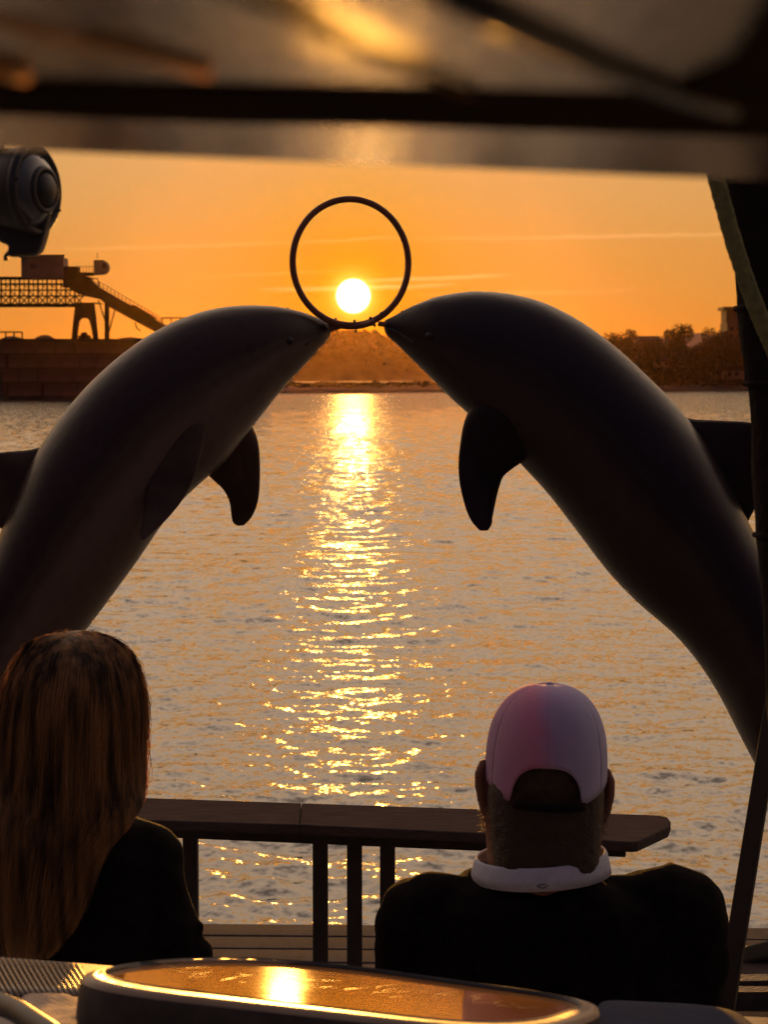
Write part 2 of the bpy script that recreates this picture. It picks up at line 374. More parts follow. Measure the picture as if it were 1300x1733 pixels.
def union(name, vfs, m, parent=None, voxel=0.006, smooth_it=6, disp=None):
    """voxel union of closed shapes = one continuous surface"""
    tmp = multi('tmp', vfs, None)
    r = tmp.modifiers.new('r', 'REMESH'); r.mode = 'VOXEL'; r.voxel_size = voxel
    if smooth_it:
        s = tmp.modifiers.new('s', 'SMOOTH'); s.factor = 0.5; s.iterations = smooth_it
    dg = bpy.context.evaluated_depsgraph_get(); dg.update()
    me = bpy.data.meshes.new_from_object(tmp.evaluated_get(dg)); me.name = name
    bpy.data.objects.remove(tmp)
    if disp:
        n = len(me.vertices); co = np.empty(n * 3); me.vertices.foreach_get('co', co); co = co.reshape(-1, 3)
        no = np.empty(n * 3); me.vertices.foreach_get('normal', no); no = no.reshape(-1, 3)
        d = np.array([disp(Vector(c)) for c in co]); me.vertices.foreach_set('co', (co + no * d[:, None]).ravel()); me.update()
    return link(name, me, m, parent)

# ------------------------------------------------------------------ water
def build_water():
    rows, cols = 2200, 560
    Y = 6.0 * np.exp(np.linspace(0, math.log(660 / 6.0), rows)); hw = 1.8 + 0.29 * Y
    X = np.linspace(-1, 1, cols)[None, :] * hw[:, None]; YY = np.repeat(Y[:, None], cols, 1)
    X = X + YY * 0.0
    Z = np.zeros_like(X); r = np.random.default_rng(3)
    dy = np.gradient(Y)[:, None]
    for i in range(120):
        lam = 0.10 * (1.5 / 0.10) ** r.random()
        th = PI / 2 + r.normal() * (0.95 if lam < .35 else .6) + 0.10
        k = 2 * PI / lam
        sl = 0.0175 * (1.25 if 0.12 < lam < 0.5 else 0.8)
        a = sl / k
        fade = np.clip((lam / np.maximum(dy, 1e-4) - 2.0) / 3.0, 0, 1)
        Z += a * fade * np.cos(k * (X * math.cos(th) + YY * math.sin(th)) + r.random() * 2 * PI)
    # sharper crests, flatter troughs; patches of calmer and rougher water
    patch = 1 + 0.30 * np.sin(X * 0.31 + 1.3 * np.sin(YY * 0.11)) * np.sin(YY * 0.23 + 0.8 * np.sin(X * 0.19))
    Z = Z * patch; Z = Z + 2.0 * Z * np.abs(Z) / 0.12 * 0.12
    V = np.stack([X, YY, Z], -1).reshape(-1, 3)
    idx = np.arange(rows * cols).reshape(rows, cols)
    q = np.stack([idx[:-1, :-1], idx[:-1, 1:], idx[1:, 1:], idx[1:, :-1]], -1).reshape(-1, 4)
    n0 = len(V)
    S = 5500
    ap = np.array([(-S, -600, -.25), (S, -600, -.25), (S, 2 * S, -.25), (-S, 2 * S, -.25)], float)
    V = np.vstack([V, ap]); q = np.vstack([q, [[n0, n0 + 1, n0 + 2, n0 + 3]]])
    me = bpy.data.meshes.new('water')
    me.vertices.add(len(V)); me.vertices.foreach_set('co', V.ravel())
    me.loops.add(q.size); me.loops.foreach_set('vertex_index', q.ravel().astype(np.int32))
    me.polygons.add(len(q)); me.polygons.foreach_set('loop_start', np.arange(0, q.size, 4, dtype=np.int32))
    me.update(calc_edges=True); me.validate()
    tag(link('water', me, M_water), 'rippled harbour water with the glitter path of the low sun', kind='structure')
build_water()

# ------------------------------------------------------------------ far shore
def shore_y(px):          # waterline pixel row -> distance (z = 0)
    row = np.interp(px, [-400, 0, 260, 480, 750, 1100, 1300, 1700], [683, 677, 672, 666, 664, 662.5, 661, 659])
    return 3.0 * F / (row - 645)
def build_land():
    V = []; Fc = []; pxs = list(range(-1500, 2801, 25)); offs = [0, .6, 3, 12, 30, 70, 160, 400, 2500]
    for px in pxs:
        y0 = shore_y(px) + 4 * noise.noise(Vector((px * .02, 0, 0)))
        for k, o in enumerate(offs):
            y = y0 + o; p = P(px, 645, y)
            z = (-.6, .5, 1.0, 1.6, 2.0, 2.6, 3, 3, 1)[k] + (0.6 * noise.noise(Vector((p.x * .05, p.y * .05, 3))) if k > 2 else 0)
            V.append((p.x, y, z))
    n = len(offs)
    for i in range(len(pxs) - 1):
        for k in range(n - 1): Fc.append((i * n + k, (i + 1) * n + k, (i + 1) * n + k + 1, i * n + k + 1))
    tag(pyd('shore_ground', V, Fc, M_land), 'low dark far shore across the water', kind='structure')
build_land()

def ridge(name, prof, off, depth, m, label, lift=0.0, rough=1.0, basez=0.5):
    """rounded land form whose crest follows (px,py) points"""
    V = []; Fc = []; xs = np.arange(prof[0][0], prof[-1][0] + 1, 6.0); rows = 9
    for px in xs:
        py = np.interp(px, [p[0] for p in prof], [p[1] for p in prof])
        y0 = shore_y(px) + off
        crest = P(px, py, y0 + depth / 2)
        for k in range(rows):
            t = k / (rows - 1); h = math.sin(PI * t) ** 0.6
            y = y0 + depth * t
            x = crest.x * (y / crest.y)
            z = basez + (crest.z - basez) * h + rough * h * noise.fractal(Vector((x * .08, y * .08, 2)), 1, 2, 4)
            V.append((x, y, z))
    for i in range(len(xs) - 1):
        for k in range(rows - 1): Fc.append((i * rows + k, (i + 1) * rows + k, (i + 1) * rows + k + 1, i * rows + k + 1))
    return tag(pyd(name, V, Fc, m), label, kind='structure')
ridge('wooded_hill', [(250, 640), (330, 600), (420, 572), (500, 563), (560, 559), (610, 559), (640, 564), (665, 574), (690, 584), (760, 600), (860, 625), (900, 640)],
      1350, 300, M_hillgrass, 'wooded hill far behind the shore under the sun', rough=3.5)
ridge('shore_rise', [(760, 640), (860, 612), (940, 592), (1000, 584), (1060, 592), (1150, 604), (1300, 606), (1400, 610)],
      40, 90, M_hillgrass, 'low scrubby rise behind the right shore', rough=1.0)
mp_ = [(700, 600), (900, 590), (1000, 578), (1060, 571), (1100, 572), (1140, 574), (1165, 567), (1182, 563), (1205, 567), (1260, 572), (1400, 580)]
V = []; Fc = []
for i, px in enumerate(np.arange(560, 1700, 8.0)):
    py = np.interp(px, [p[0] for p in mp_], [p[1] for p in mp_]) + 1.0 * noise.noise(Vector((px * .05, 0, 0)))
    V += [P(px, 660, 2300) * 1.0, P(px, py, 2500), P(px, 660, 2900)]
    V[-3] = Vector((V[-3].x, 2300, -.5)); V[-1] = Vector((V[-1].x, 2900, -.5))
n = len(V) // 3
for i in range(n - 1):
    for k in range(2): Fc.append((i * 3 + k, (i + 1) * 3 + k, (i + 1) * 3 + k + 1, i * 3 + k + 1))
tag(pyd('distant_hills', V, Fc, M_mount), 'pale mountain ridge far beyond the right shore', kind='structure')

# trees: tapered trunk, limbs and a crown of many small leaf clumps
def crown_mesh(seed, w, h, n, leaf, lobes=7):
    r = random.Random(seed); V = []; Fc = []
    L = [(Vector((r.uniform(-.33, .33) * w, r.uniform(-.33, .33) * w, h * r.uniform(.20, .78))), r.uniform(.15, .27) * w) for _ in range(lobes)]
    for _ in range(n):
        c, rad = r.choice(L)
        d = Vector((r.gauss(0, 1), r.gauss(0, 1), r.gauss(0, .85))).normalized() * rad * r.uniform(.45, 1.12) ** .6
        p = c + d
        a = Vector((r.gauss(0, 1), r.gauss(0, 1), r.gauss(0, 1))).normalized(); bq = a.cross(Vector((r.gauss(0, 1), r.gauss(0, 1), r.gauss(0, 1)))).normalized()
        s = leaf * r.uniform(.5, 1.3); k = len(V)
        V += [p + a * s, p + bq * s * .8, p - a * s, p - bq * s * .8]; Fc.append((k, k + 1, k + 2, k + 3))
    return V, Fc
crowns = []
for sd in range(5):
    V, Fc = crown_mesh(sd + 11, 1.0, 1.0, 2600, 0.030, 12)
    me = bpy.data.meshes.new('crown'); me.from_pydata([tuple(v) for v in V], [], Fc); me.materials.append(M_leaf); crowns.append(me)
tr = []
for sd in range(2):
    vf = [tube_vf([(0, 0, -1.3), (0, 0, -.12), (0.01, 0, .25), (-.01 + .03 * sd, .01, .55)], [.04, .035, .026, .014], 7)]
    for k in range(4):
        a = k * 1.6 + sd; vf.append(tube_vf([(0, 0, .28 + .05 * k), (.14 * math.cos(a), .14 * math.sin(a), .5 + .05 * k), (.22 * math.cos(a), .22 * math.sin(a), .66)], [.014, .01, .005], 5))
    o = multi('tmp', vf, M_trunk, None, True); tr.append(o.data); bpy.data.objects.remove(o)
def tree(px, top, base, off, w, label, group, seed, squash=1.0):
    y = shore_y(px) + off; w *= 1.25; a = P(px, top, y); c = P(px, min(base, top + w * 1.05), y); h = a.z - c.z
    t = empty('tree', (c.x, y, c.z)); tag(t, label, 'tree', group)
    wm = w * y / F
    for name, me in (('crown', crowns[seed % 5]), ('trunk', tr[seed % 2])):
        o = bpy.data.objects.new(name, me); COL.objects.link(o); o.parent = t
        o.scale = (wm, wm, h * (1 / 1.0)); o.rotation_euler = (0, 0, seed * 1.3)
    return t
TR = [(1032, 557, 645, 26, 50, 'broad dark tree at the left end of the right shore tree line'),
      (1062, 562, 645, 22, 34, 'rounded tree just left of the thin spiky one on the right shore'),
      (1070, 556, 640, 34, 16, 'thin spiky tree poking above the rounded ones on the right shore'),
      (1096, 572, 646, 14, 40, 'low bushy tree standing in the dip of the right shore skyline'),
      (1122, 567, 645, 20, 36, 'small rounded tree left of the tallest tree on the right shore'),
      (1151, 543, 645, 18, 46, 'tallest free-standing tree on the right shore, lumpy crown'),
      (1186, 569, 645, 15, 44, 'flat-topped tree between the tallest tree and the apartment block'),
      (1214, 553, 645, 22, 44, 'tall tree against the left side of the apartment block'),
      (1232, 560, 650, 10, 40, 'bushy tree in front of the apartment block'),
      (1262, 575, 650, 8, 46, 'low tree to the right of the apartment block front'),
      (1010, 566, 648, 30, 40, 'tree half hidden behind the right dolphin back')]
for i, a in enumerate(TR): tree(*a[:5], a[5], 'trees on the right shore', i)
# undergrowth and woods too dense to count
def wood(name, pts, n, leaf, label, m=M_leaf, off0=6, off1=70):
    r = random.Random(5); V = []; Fc = []
    for _ in range(n):
        px = r.uniform(pts[0][0], pts[-1][0]); top = np.interp(px, [q[0] for q in pts], [q[1] for q in pts]) + 5 * noise.noise(Vector((px * .07, 1, 0))) + 3 * noise.noise(Vector((px * .21, 4, 0)))
        off = r.uniform(off0, off1); y = shore_y(px) + off
        py = top + (655 - top) * r.random() ** 1.3
        p = P(px, py, y); s = leaf * r.uniform(.5, 1.4)
        a = Vector((r.gauss(0, 1), r.gauss(0, 1), r.gauss(0, 1))).normalized(); b2 = a.cross(Vector((r.gauss(0, 1), r.gauss(0, 1), r.gauss(0, 1)))).normalized()
        k = len(V); V += [p + a * s, p + b2 * s, p - a * s, p - b2 * s]; Fc.append((k, k + 1, k + 2, k + 3))
    return tag(pyd(name, V, Fc, m, None, False), label, kind='stuff')
wood('shore_scrub', [(980, 585), (1060, 590), (1110, 592), (1180, 590), (1240, 585), (1330, 590)], 9000, 0.7, 'dense dark scrub along the right shore')
wood('hillside_wood', [(300, 612), (420, 575), (520, 564), (570, 560), (620, 559), (655, 569), (700, 586), (780, 605), (860, 625)], 22000, 1.3, 'wooded far hillside under the setting sun', off0=1370, off1=1520)
wood('waterside_scrub', [(440, 648), (520, 650), (620, 649), (700, 648), (800, 646), (960, 640)], 5000, 0.55, 'low scrub along the waterline under the sun')

# apartment block on the right shore
def apartment():
    y = shore_y(1250) + 30; t = empty('apartment_building', P(1262, 650, y)); tag(t, 'tall stepped apartment block at the right end of the far shore', 'building')
    def rect(x0, y0, x1, y1, yy, dep): a = P(x0, y0, yy); c = P(x1, y1, yy); return (a.x, yy, c.z), (c.x, yy + dep, a.z)
    lo, hi = rect(1232, 546, 1300, 655, y, 14); box('wall', lo, hi, M_build, t)
    lo, hi = rect(1230, 523, 1262, 546, y + 1, 10); box('stair_tower', lo, hi, M_build, t)
    lo, hi = rect(1226, 519, 1264, 524, y, 12); box('roof', lo, hi, M_build, t)
    for f in range(7):
        yy = 552 + f * 13
        lo, hi = rect(1229 if f % 2 else 1227, yy + 8, 1300, yy + 10.5, y - 1.2, 1.25); box('balcony', lo, hi, M_build, t)
        for k in range(5):
            x0 = 1236 + k * 12.5; lo, hi = rect(x0, yy + 1, x0 + 6, yy + 7.5, y - .06, .1); box('window', lo, hi, M_win, t)
apartment()
def low_house(px0, py0, px1, py1, off, label, m=M_build):
    y = shore_y((px0 + px1) / 2) + off; t = empty('shore_house', P((px0 + px1) / 2, py1, y)); tag(t, label, 'house', 'low houses on the right shore')
    a = P(px0, py0, y); c = P(px1, py1, y); box('wall', (a.x, y, c.z), (c.x, y + 7, a.z), m, t)
    prism('roof', [(a.x - .4, y - .4, a.z + .02), (c.x + .4, y - .4, a.z + .02), (c.x + .2, y + 3.5, a.z + 1.4), (a.x - .2, y + 3.5, a.z + 1.4)], .18, M_steel, t)
    k = 0; x = a.x + 1
    while x < c.x - 1: box('window', (x, y - .05, c.z + (a.z - c.z) * .35), (x + .9, y + .05, c.z + (a.z - c.z) * .8), M_win, t); x += 2.2
low_house(1085, 576, 1118, 590, 36, 'flat low house roof in the dip of the right shore skyline')
low_house(1108, 611, 1132, 622, 8, 'small pale boathouse low on the right shore under the tallest tree', M_shed)
low_house(1228, 626, 1262, 642, 5, 'pale shed at the water edge before the apartment block', M_shed)

# quay with its block wall, ore heaps and the ship loader
QY = 330.0
def qp(px, py, y=QY): return P(px, py, y)
def quay():
    t = empty('quay_wall', qp(130, 676)); tag(t, 'high dark quay wall of concrete blocks below the ship loader', 'wall')
    a = qp(-420, 577); c = qp(440, 668)
    box('backing', (a.x, QY + .35, -.5), (c.x, QY + 30, a.z - .2), M_conc2, t)
    px_w = 31.0; rows = [(578, 598), (600, 622), (624, 646), (648, 670)]
    base = None; r = random.Random(2)
    for ri, (y0, y1) in enumerate(rows):
        for k in range(-4, 14):
            x0 = k * px_w + (ri % 2) * 11 + r.uniform(-3, 3); x1 = x0 + px_w - 1.6
            A = qp(x0, y0); C = qp(x1, y1); pr = r.uniform(0, .35)
            if base is None:
                base = box('block', (-.5, 0, -.5), (.5, 1, .5), M_conc, t, ); o = base
            else:
                o = bpy.data.objects.new('block', base.data); COL.objects.link(o); o.parent = t
            o.matrix_parent_inverse = Matrix(); o.location = Vector(((A.x + C.x) / 2, QY - pr, (A.z + C.z) / 2)) - t.location
            o.scale = (C.x - A.x, .8 + pr, A.z - C.z)
    multi('coping', [bar_vf(qp(-420, 576), qp(440, 576), 1.2, .5)], M_conc2, t)
    multi('waterline_ledge', [bar_vf(Vector((a.x, QY - .6, .15)), Vector((c.x, QY - .6, .15)), 1.0, .9)], M_conc2, t)
quay()
for i, (px, w, top, lab) in enumerate([(20, 60, 569, 'low ore heap on the quay at the left picture edge'), (75, 50, 567, 'rounded ore heap left of the loader portal leg'),
                                       (222, 90, 571, 'long low ore heap under the inclined conveyor'), (300, 110, 566, 'ore heap where the left dolphin back meets the quay'), (-60, 90, 560, 'ore heap beyond the left picture edge')]):
    cpt = qp(px, 577, QY + 6); rx = w * QY / F / 2; hgt = qp(px, top, QY + 6).z - cpt.z
    V = []; Fc = []
    for a in range(5):
        for q in range(24):
            rr = rx * (1 - a / 4.0) * (1 + .12 * noise.noise(Vector((q, i, a)))); ph = 2 * PI * q / 24
            V.append((cpt.x + rr * math.cos(ph), cpt.y + rr * .7 * math.sin(ph), cpt.z - .3 + (hgt + .3) * math.sin(a / 4 * PI / 2) ** .8 + .15 * noise.noise(Vector((q * .9, a, i)))))
    for a in range(4):
        for q in range(24): Fc.append((a * 24 + q, a * 24 + (q + 1) % 24, (a + 1) * 24 + (q + 1) % 24, (a + 1) * 24 + q))
    tag(pyd('ore_heap', V, Fc, M_ore), lab, 'heap', 'ore heaps on the quay')

def loader():
    Y = QY + 8; t = empty('ship_loader', P(140, 575, Y)); tag(t, 'steel ship loader with lattice bridge and inclined conveyor on the quay', 'loader')
    p = lambda x, y, d=0: P(x, y, Y + d)
    px = QY / F
    # lattice bridge: chords, posts and crosses, two sides
    for d in (0, 3.2):
        for yy, w in ((471, .55), (491, .25), (501, .25), (517, .6)):
            bar('chord', p(-420, yy, d), p(142 if yy > 480 else 120, yy, d), .3, M_steel, t, w)
        k = 0; x = -420.0
        while x < 136:
            bar('upright', p(x, 471, d), p(x, 517, d), .26, M_steel, t); x += 15.6
        braces = []; x = -420.0
        while x < 132:
            braces += [bar_vf(p(x, 500, d), p(x + 15.6, 517, d), .2), bar_vf(p(x, 517, d), p(x + 15.6, 500, d), .2), bar_vf(p(x + 7.8, 471, d), p(x + 7.8, 500, d), .14),
                       bar_vf(p(x, 491, d), p(x + 8, 500, d), .12), bar_vf(p(x + 3, 480, d), p(x + 12, 486, d), .16)]
            x += 15.6
        multi('lattice', braces, M_steel, t)['kind'] = 'stuff'
    bar('walkway', p(-420, 481, 1.6), p(125, 481, 1.6), 3.2, M_steel, t, .2)
    # machinery house
    a = p(36, 436); c = p(108, 471)
    h = box('machinery_house', (a.x, Y - .6, c.z), (c.x, Y + 4.5, a.z), M_shed, t)
    rf = prism('roof', [(a.x - .3, Y - 1, a.z), (c.x + .3, Y - 1, a.z), (c.x - .6, Y + 5, a.z + .02), (a.x + .3, Y + 5, a.z + .02)], -.45, M_shed, h)
    w = p(52, 447); w2 = p(62, 455); box('window', (w.x, Y - .68, w2.z), (w2.x, Y - .55, w.z), M_win, h)
    a = p(106, 451); c = p(130, 486); box('drive_house', (a.x, Y - .3, c.z), (c.x, Y + 4, a.z), M_steel, t)
    # portal legs with the arched opening
    out = [(127, 512), (158, 512), (161, 535), (165, 575), (157, 575), (154, 556), (150, 541), (145, 538), (138, 538), (133, 543), (131, 556), (129, 575), (120, 575), (123, 545)]
    prism('portal_leg', [p(x, y, 0) for x, y in out], 1.0, M_steel, t, down=Vector((0, 1, 0)))
    prism('portal_leg', [p(x, y, 3.2) for x, y in out], 1.0, M_steel, t, down=Vector((0, 1, 0)))
    # inclined conveyor
    prism('conveyor', [p(118, 455), p(150, 470), p(165, 485), p(228, 522), p(282, 552), p(282, 572), p(255, 558), p(185, 520), p(168, 506), p(140, 500), p(118, 490)], 3.0, M_steel, t, down=Vector((0, 1, 0)))
    prism('conveyor_gantry', [p(212, 518), p(226, 516), p(262, 537), p(258, 546), p(215, 526)], 3.4, M_steel, t, down=Vector((0, 1, 0)))
    # supports
    bar('support_column', p(180.5, 505, 1), p(180.5, 575, 1), .72, M_steel, t)
    bar('support_strut', p(166, 508, 1), p(178, 545, 1), .2, M_steel, t); bar('support_strut', p(195, 520, 1), p(184, 562, 1), .2, M_steel, t)
    bar('deck', p(155, 472, 1), p(130, 466, 1), 2.2, M_steel, t, .4)
    bar('deck', p(156, 513, 1), p(172, 514, 1), 2.2, M_steel, t, .2)
    tube('hose', [p(152, 472), p(164, 471), p(166, 478), p(168, 492)], .12, M_steel, t, 6)
    tube('hose', [p(228, 545), p(231, 555), p(237, 560)], .12, M_steel, t, 6)
    # operator cab hung at the end
    cab = prism('cab', [p(158, 440), p(174, 440), p(180, 444), p(183, 451), p(181, 459), p(175, 464), p(158, 465)], 2.2, M_shed, t, down=Vector((0, 1, 0)))
    prism('window', [p(172, 444, -.1), p(179, 447, -.1), p(181, 452, -.1), p(172, 455, -.1)], .12, M_win, cab, down=Vector((0, 1, 0)))
    bar('deck', p(128, 464, 1), p(158, 464, 1), 1.6, M_steel, t, .55)
    bar('antenna', p(164, 428, 1), p(164, 440, 1), .07, M_steel, t)
    # handrails
    vf = []
    for k in range(6): vf.append(bar_vf(p(130 + k * 5.2, 450), p(130 + k * 5.2, 464), .08))
    vf.append(bar_vf(p(130, 451), p(158, 451), .08))
    for k in range(17):
        x = 168 + k * 6.4; yy = 488 + (x - 165) * .585; vf.append(bar_vf(p(x, yy - 13), p(x, yy), .09))
    vf.append(bar_vf(p(165, 475), p(277, 541), .08)); vf.append(bar_vf(p(165, 481), p(277, 547), .05))
    multi('handrail', vf, M_steel, t)
loader()
def pipe_frame(x0, x1, y0, y1, label):
    t = empty('pipe_rack', qp(x0, y1)); tag(t, label, 'rack', 'pipe racks on the quay')
    bar('beam', qp(x0, y0), qp(x1, y0), .22, M_steel, t)
    k = x0
    while k <= x1 + .1: bar('upright', qp(k, y0), qp(k, y1), .2, M_steel, t); k += (x1 - x0) / 3
pipe_frame(-5, 37, 562, 578, 'low steel frame on the quay at the left picture edge')
pipe_frame(274, 320, 538, 568, 'raised steel frame at the foot of the inclined conveyor')
def bulldozer():
    t = empty('wheel_loader', qp(142, 575)); tag(t, 'small wheel loader parked in the arch of the loader portal', 'loader')
    q = lambda x, y: P(x, y, QY + 9.5)
    prism('cab', [q(137, 563), q(144, 562), q(147, 569), q(135, 569)], 1.4, M_steel, t, down=Vector((0, 1, 0)))
    prism('body', [q(131, 568), q(150, 567), q(152, 573), q(132, 573)], 1.6, M_steel, t, down=Vector((0, 1, 0)))
    for x in (135, 147): tube('wheel', [q(x, 573.5), q(x, 573.5) + Vector((0, .4, 0))], .33, M_black, t, 12)
bulldozer()

# ------------------------------------------------------------------ boat: hull, decks
def build_boat():
    t = empty('boat', (0, 3, 0.4)); tag(t, 'broad pale boat whose foredeck carries the dolphins and the bench', 'boat')
    plan = [(-2.1, -4), (2.1, -4), (2.1, 5.6), (1.6, 6.18), (-1.6, 6.30), (-2.1, 5.8)]
    n = len(plan); V = []
    for z, k in ((1.22, 1.0), (.8, 1.0), (-.5, .86)):
        V += [(x * k, y * (1 if k == 1 else .97), z) for x, y in plan]
    Fc = [tuple(range(n)), tuple(reversed(range(2 * n, 3 * n)))] + [(a * n + i, (a + 1) * n + i, (a + 1) * n + (i + 1) % n, a * n + (i + 1) % n) for a in range(2) for i in range(n)]
    fixn(pyd('hull', V, Fc, M_hull, t, False))
    # foredeck planks, running across, laid proud of the hull
    y = 4.2; r = random.Random(3)
    while y < 6.3:
        y2 = min(y + .14, 6.33)
        yl = lambda x, yy: yy - .028 * x
        prism('plank', [(-1.75, yl(-1.75, y), 1.30 + r.uniform(0, .003)), (1.62, yl(1.62, y), 1.30), (1.62, yl(1.62, y2 - .008), 1.30), (-1.75, yl(-1.75, y2 - .008), 1.30)], .07, M_deck, t, bev=.004)
        y += .142
    # right bow locker lid, its dark gap and the rub rails
    prism('locker_lid', [PZ(1236, 1612, 1.38), PZ(1420, 1606, 1.38), PZ(1420, 1655, 1.38), PZ(1228, 1652, 1.38)], .05, M_rail, t, bev=.006)
    prism('bow_cushion', [PZ(1238, 1612, 1.40), PZ(1262, 1600, 1.43), PZ(1300, 1590, 1.45), PZ(1420, 1580, 1.45), PZ(1420, 1606, 1.40)], .05, mat('olive_vinyl', (.10, .10, .06), .6), t, bev=.01)
    bar('rub_rail', PZ(1215, 1668, 1.40), PZ(1420, 1664, 1.40), .06, M_post, t, .04)
    bar('rub_rail', PZ(1210, 1690, 1.42), PZ(1420, 1690, 1.42), .05, M_post, t, .05)
    # side bulwarks behind the rail
    box('bulwark', (-2.1, -1, 1.2), (-2.02, 5.7, 1.55), M_hull, t, .01)
    box('bulwark', (2.02, -1, 1.2), (2.1, 5.5, 1.55), M_hull, t, .01)
build_boat()

# bow rail: broad capping plank on square posts
def railing():
    z = 2.06; t = empty('bow_railing', (0, 4.6, 1.3)); tag(t, 'bow railing with a broad weathered capping plank on dark square posts', 'railing')
    top = [PZ(-420, 1329, z), PZ(250, 1350, z), PZ(700, 1365.5, z), PZ(1115, 1379.5, z), PZ(1131, 1383, z), PZ(1136, 1390, z), PZ(1132, 1400, z), PZ(1080, 1424, z), PZ(1070, 1425, z),
           PZ(700, 1401, z), PZ(250, 1388, z), PZ(-420, 1366, z)]
    far = [(-420, 1329), (250, 1350), (700, 1365.5), (1115, 1379.5)]; nr = [(-420, 1366), (250, 1388), (700, 1401), (1070, 1425)]
    fy = lambda x: np.interp(x, [a[0] for a in far], [a[1] for a in far]); ny_ = lambda x: np.interp(x, [a[0] for a in nr], [a[1] for a in nr])
    for x0, x1 in ((-420, 151.2), (152, 509.7), (510.5, 871.7)):
        prism('capping_plank', [PZ(x0, fy(x0), z), PZ(x1, fy(x1), z), PZ(x1 - 3, ny_(x1 - 3), z), PZ(x0 - 3, ny_(x0 - 3), z)], .022, M_rail, t, bev=.003)
    prism('capping_plank', [PZ(872.5, fy(872.5), z)] + top[3:9] + [PZ(869.5, ny_(869.5), z)], .022, M_rail, t, bev=.003)
    for x in (-330, 20, 322, 542, 600, 656, 985):
        yt = np.interp(x, [-420, 1130], [1336, 1395]); a = PZ(x, yt, z - .02)
        bar('post', (a.x, a.y, z - .022), (a.x, a.y + .0, 1.30), .034, M_post, t, bev=.003)
    bar('bottom_rail', PZ(-420, 1336, z) + Vector((0, 0, -.045)), PZ(1060, 1395, z) + Vector((0, 0, -.045)), .03, M_post, t, .045)
railing()

# ------------------------------------------------------------------ dolphins and hoop
def loft_pairs(pairs, n, depth_fn, thick_fn, seg=28, exp=2.0):
    """pairs (top, bottom) of pixels -> ring loft; depth_fn(u) distance, thick_fn(u) half thickness as a share of the half width"""
    A = cr([(a[0], a[1], b_[0], b_[1]) for a, b_ in pairs], n); rings = []; UV = []
    for i, (ax, ay, bx, by) in enumerate(A):
        u = i / (n - 1); Yd = depth_fn(u); T = P(ax, ay, Yd); B = P(bx, by, Yd); c = (T + B) / 2; h = (T - B) / 2; w = h.length * thick_fn(u)
        ring = []
        for j in range(seg):
            a = 2 * PI * j / seg; cs, sn = math.cos(a), math.sin(a)
            cs = math.copysign(abs(cs) ** (2 / exp), cs); sn = math.copysign(abs(sn) ** (2 / exp), sn)
            ring.append(c + h * cs + Vector((0, 1, 0)) * w * sn); UV.append((u, .5 + .5 * cs))
        rings.append(ring)
    return rings, UV
def loft_obj(name, pairs, n, dfn, tfn, m, parent, seg=28, subd=0, exp=2.0):
    rings, UV = loft_pairs(pairs, n, dfn, tfn, seg, exp); V, Fc = ringed(rings)
    me = bpy.data.meshes.new(name); me.from_pydata([tuple(v) for v in V], [], Fc)
    uv = me.uv_layers.new(name='UVMap')
    for lp in me.loops: uv.data[lp.index].uv = UV[lp.vertex_index]
    o = link(name, me, m, parent); fixn(o)
    if subd: s = o.modifiers.new('s', 'SUBSURF'); s.levels = subd; s.render_levels = subd
    return o
LEFT = [((563, 553), (562, 558)), ((558, 546), (557, 571)), ((545, 541), (548, 582)), ((520, 531), (530, 602)), ((495, 524), (508, 626)), ((460, 518), (480, 656)), ((410, 517), (447, 697)), ((360, 523), (413, 740)),
        ((310, 538), (380, 782)), ((260, 562), (342, 815)), ((205, 600), (303, 852)), ((150, 650), (270, 893)), ((105, 703), (235, 945)), ((65, 762), (195, 1000)), ((30, 835), (150, 1060)),
        ((0, 905), (105, 1118)), ((-30, 980), (62, 1180)), ((-58, 1060), (25, 1245)), ((-85, 1150), (-10, 1315)), ((-110, 1250), (-45, 1390)), ((-130, 1350), (-80, 1460)), ((-148, 1450), (-108, 1530)), ((-162, 1560), (-134, 1590))]
RIGHT = [((650, 545), (650, 556)), ((654, 541), (654, 567)), ((668, 534), (668, 579)), ((690, 522), (690, 601)), ((712, 512), (712, 622)), ((745, 501), (738, 648)), ((800, 493), (770, 680)), ((860, 497), (812, 716)), ((920, 512), (850, 752)), ((980, 542), (886, 790)),
         ((1040, 585), (930, 838)), ((1100, 640), (980, 903)), ((1150, 692), (1030, 968)), ((1195, 750), (1080, 1020)), ((1235, 820), (1140, 1072)), ((1265, 880), (1183, 1122)), ((1292, 935), (1220, 1180)),
         ((1315, 1000), (1250, 1238)), ((1348, 1090), (1285, 1305)), ((1372, 1180), (1320, 1370)), ((1395, 1280), (1352, 1440)), ((1415, 1380), (1385, 1510)), ((1438, 1490), (1412, 1550)), ((1452, 1580), (1436, 1600))]
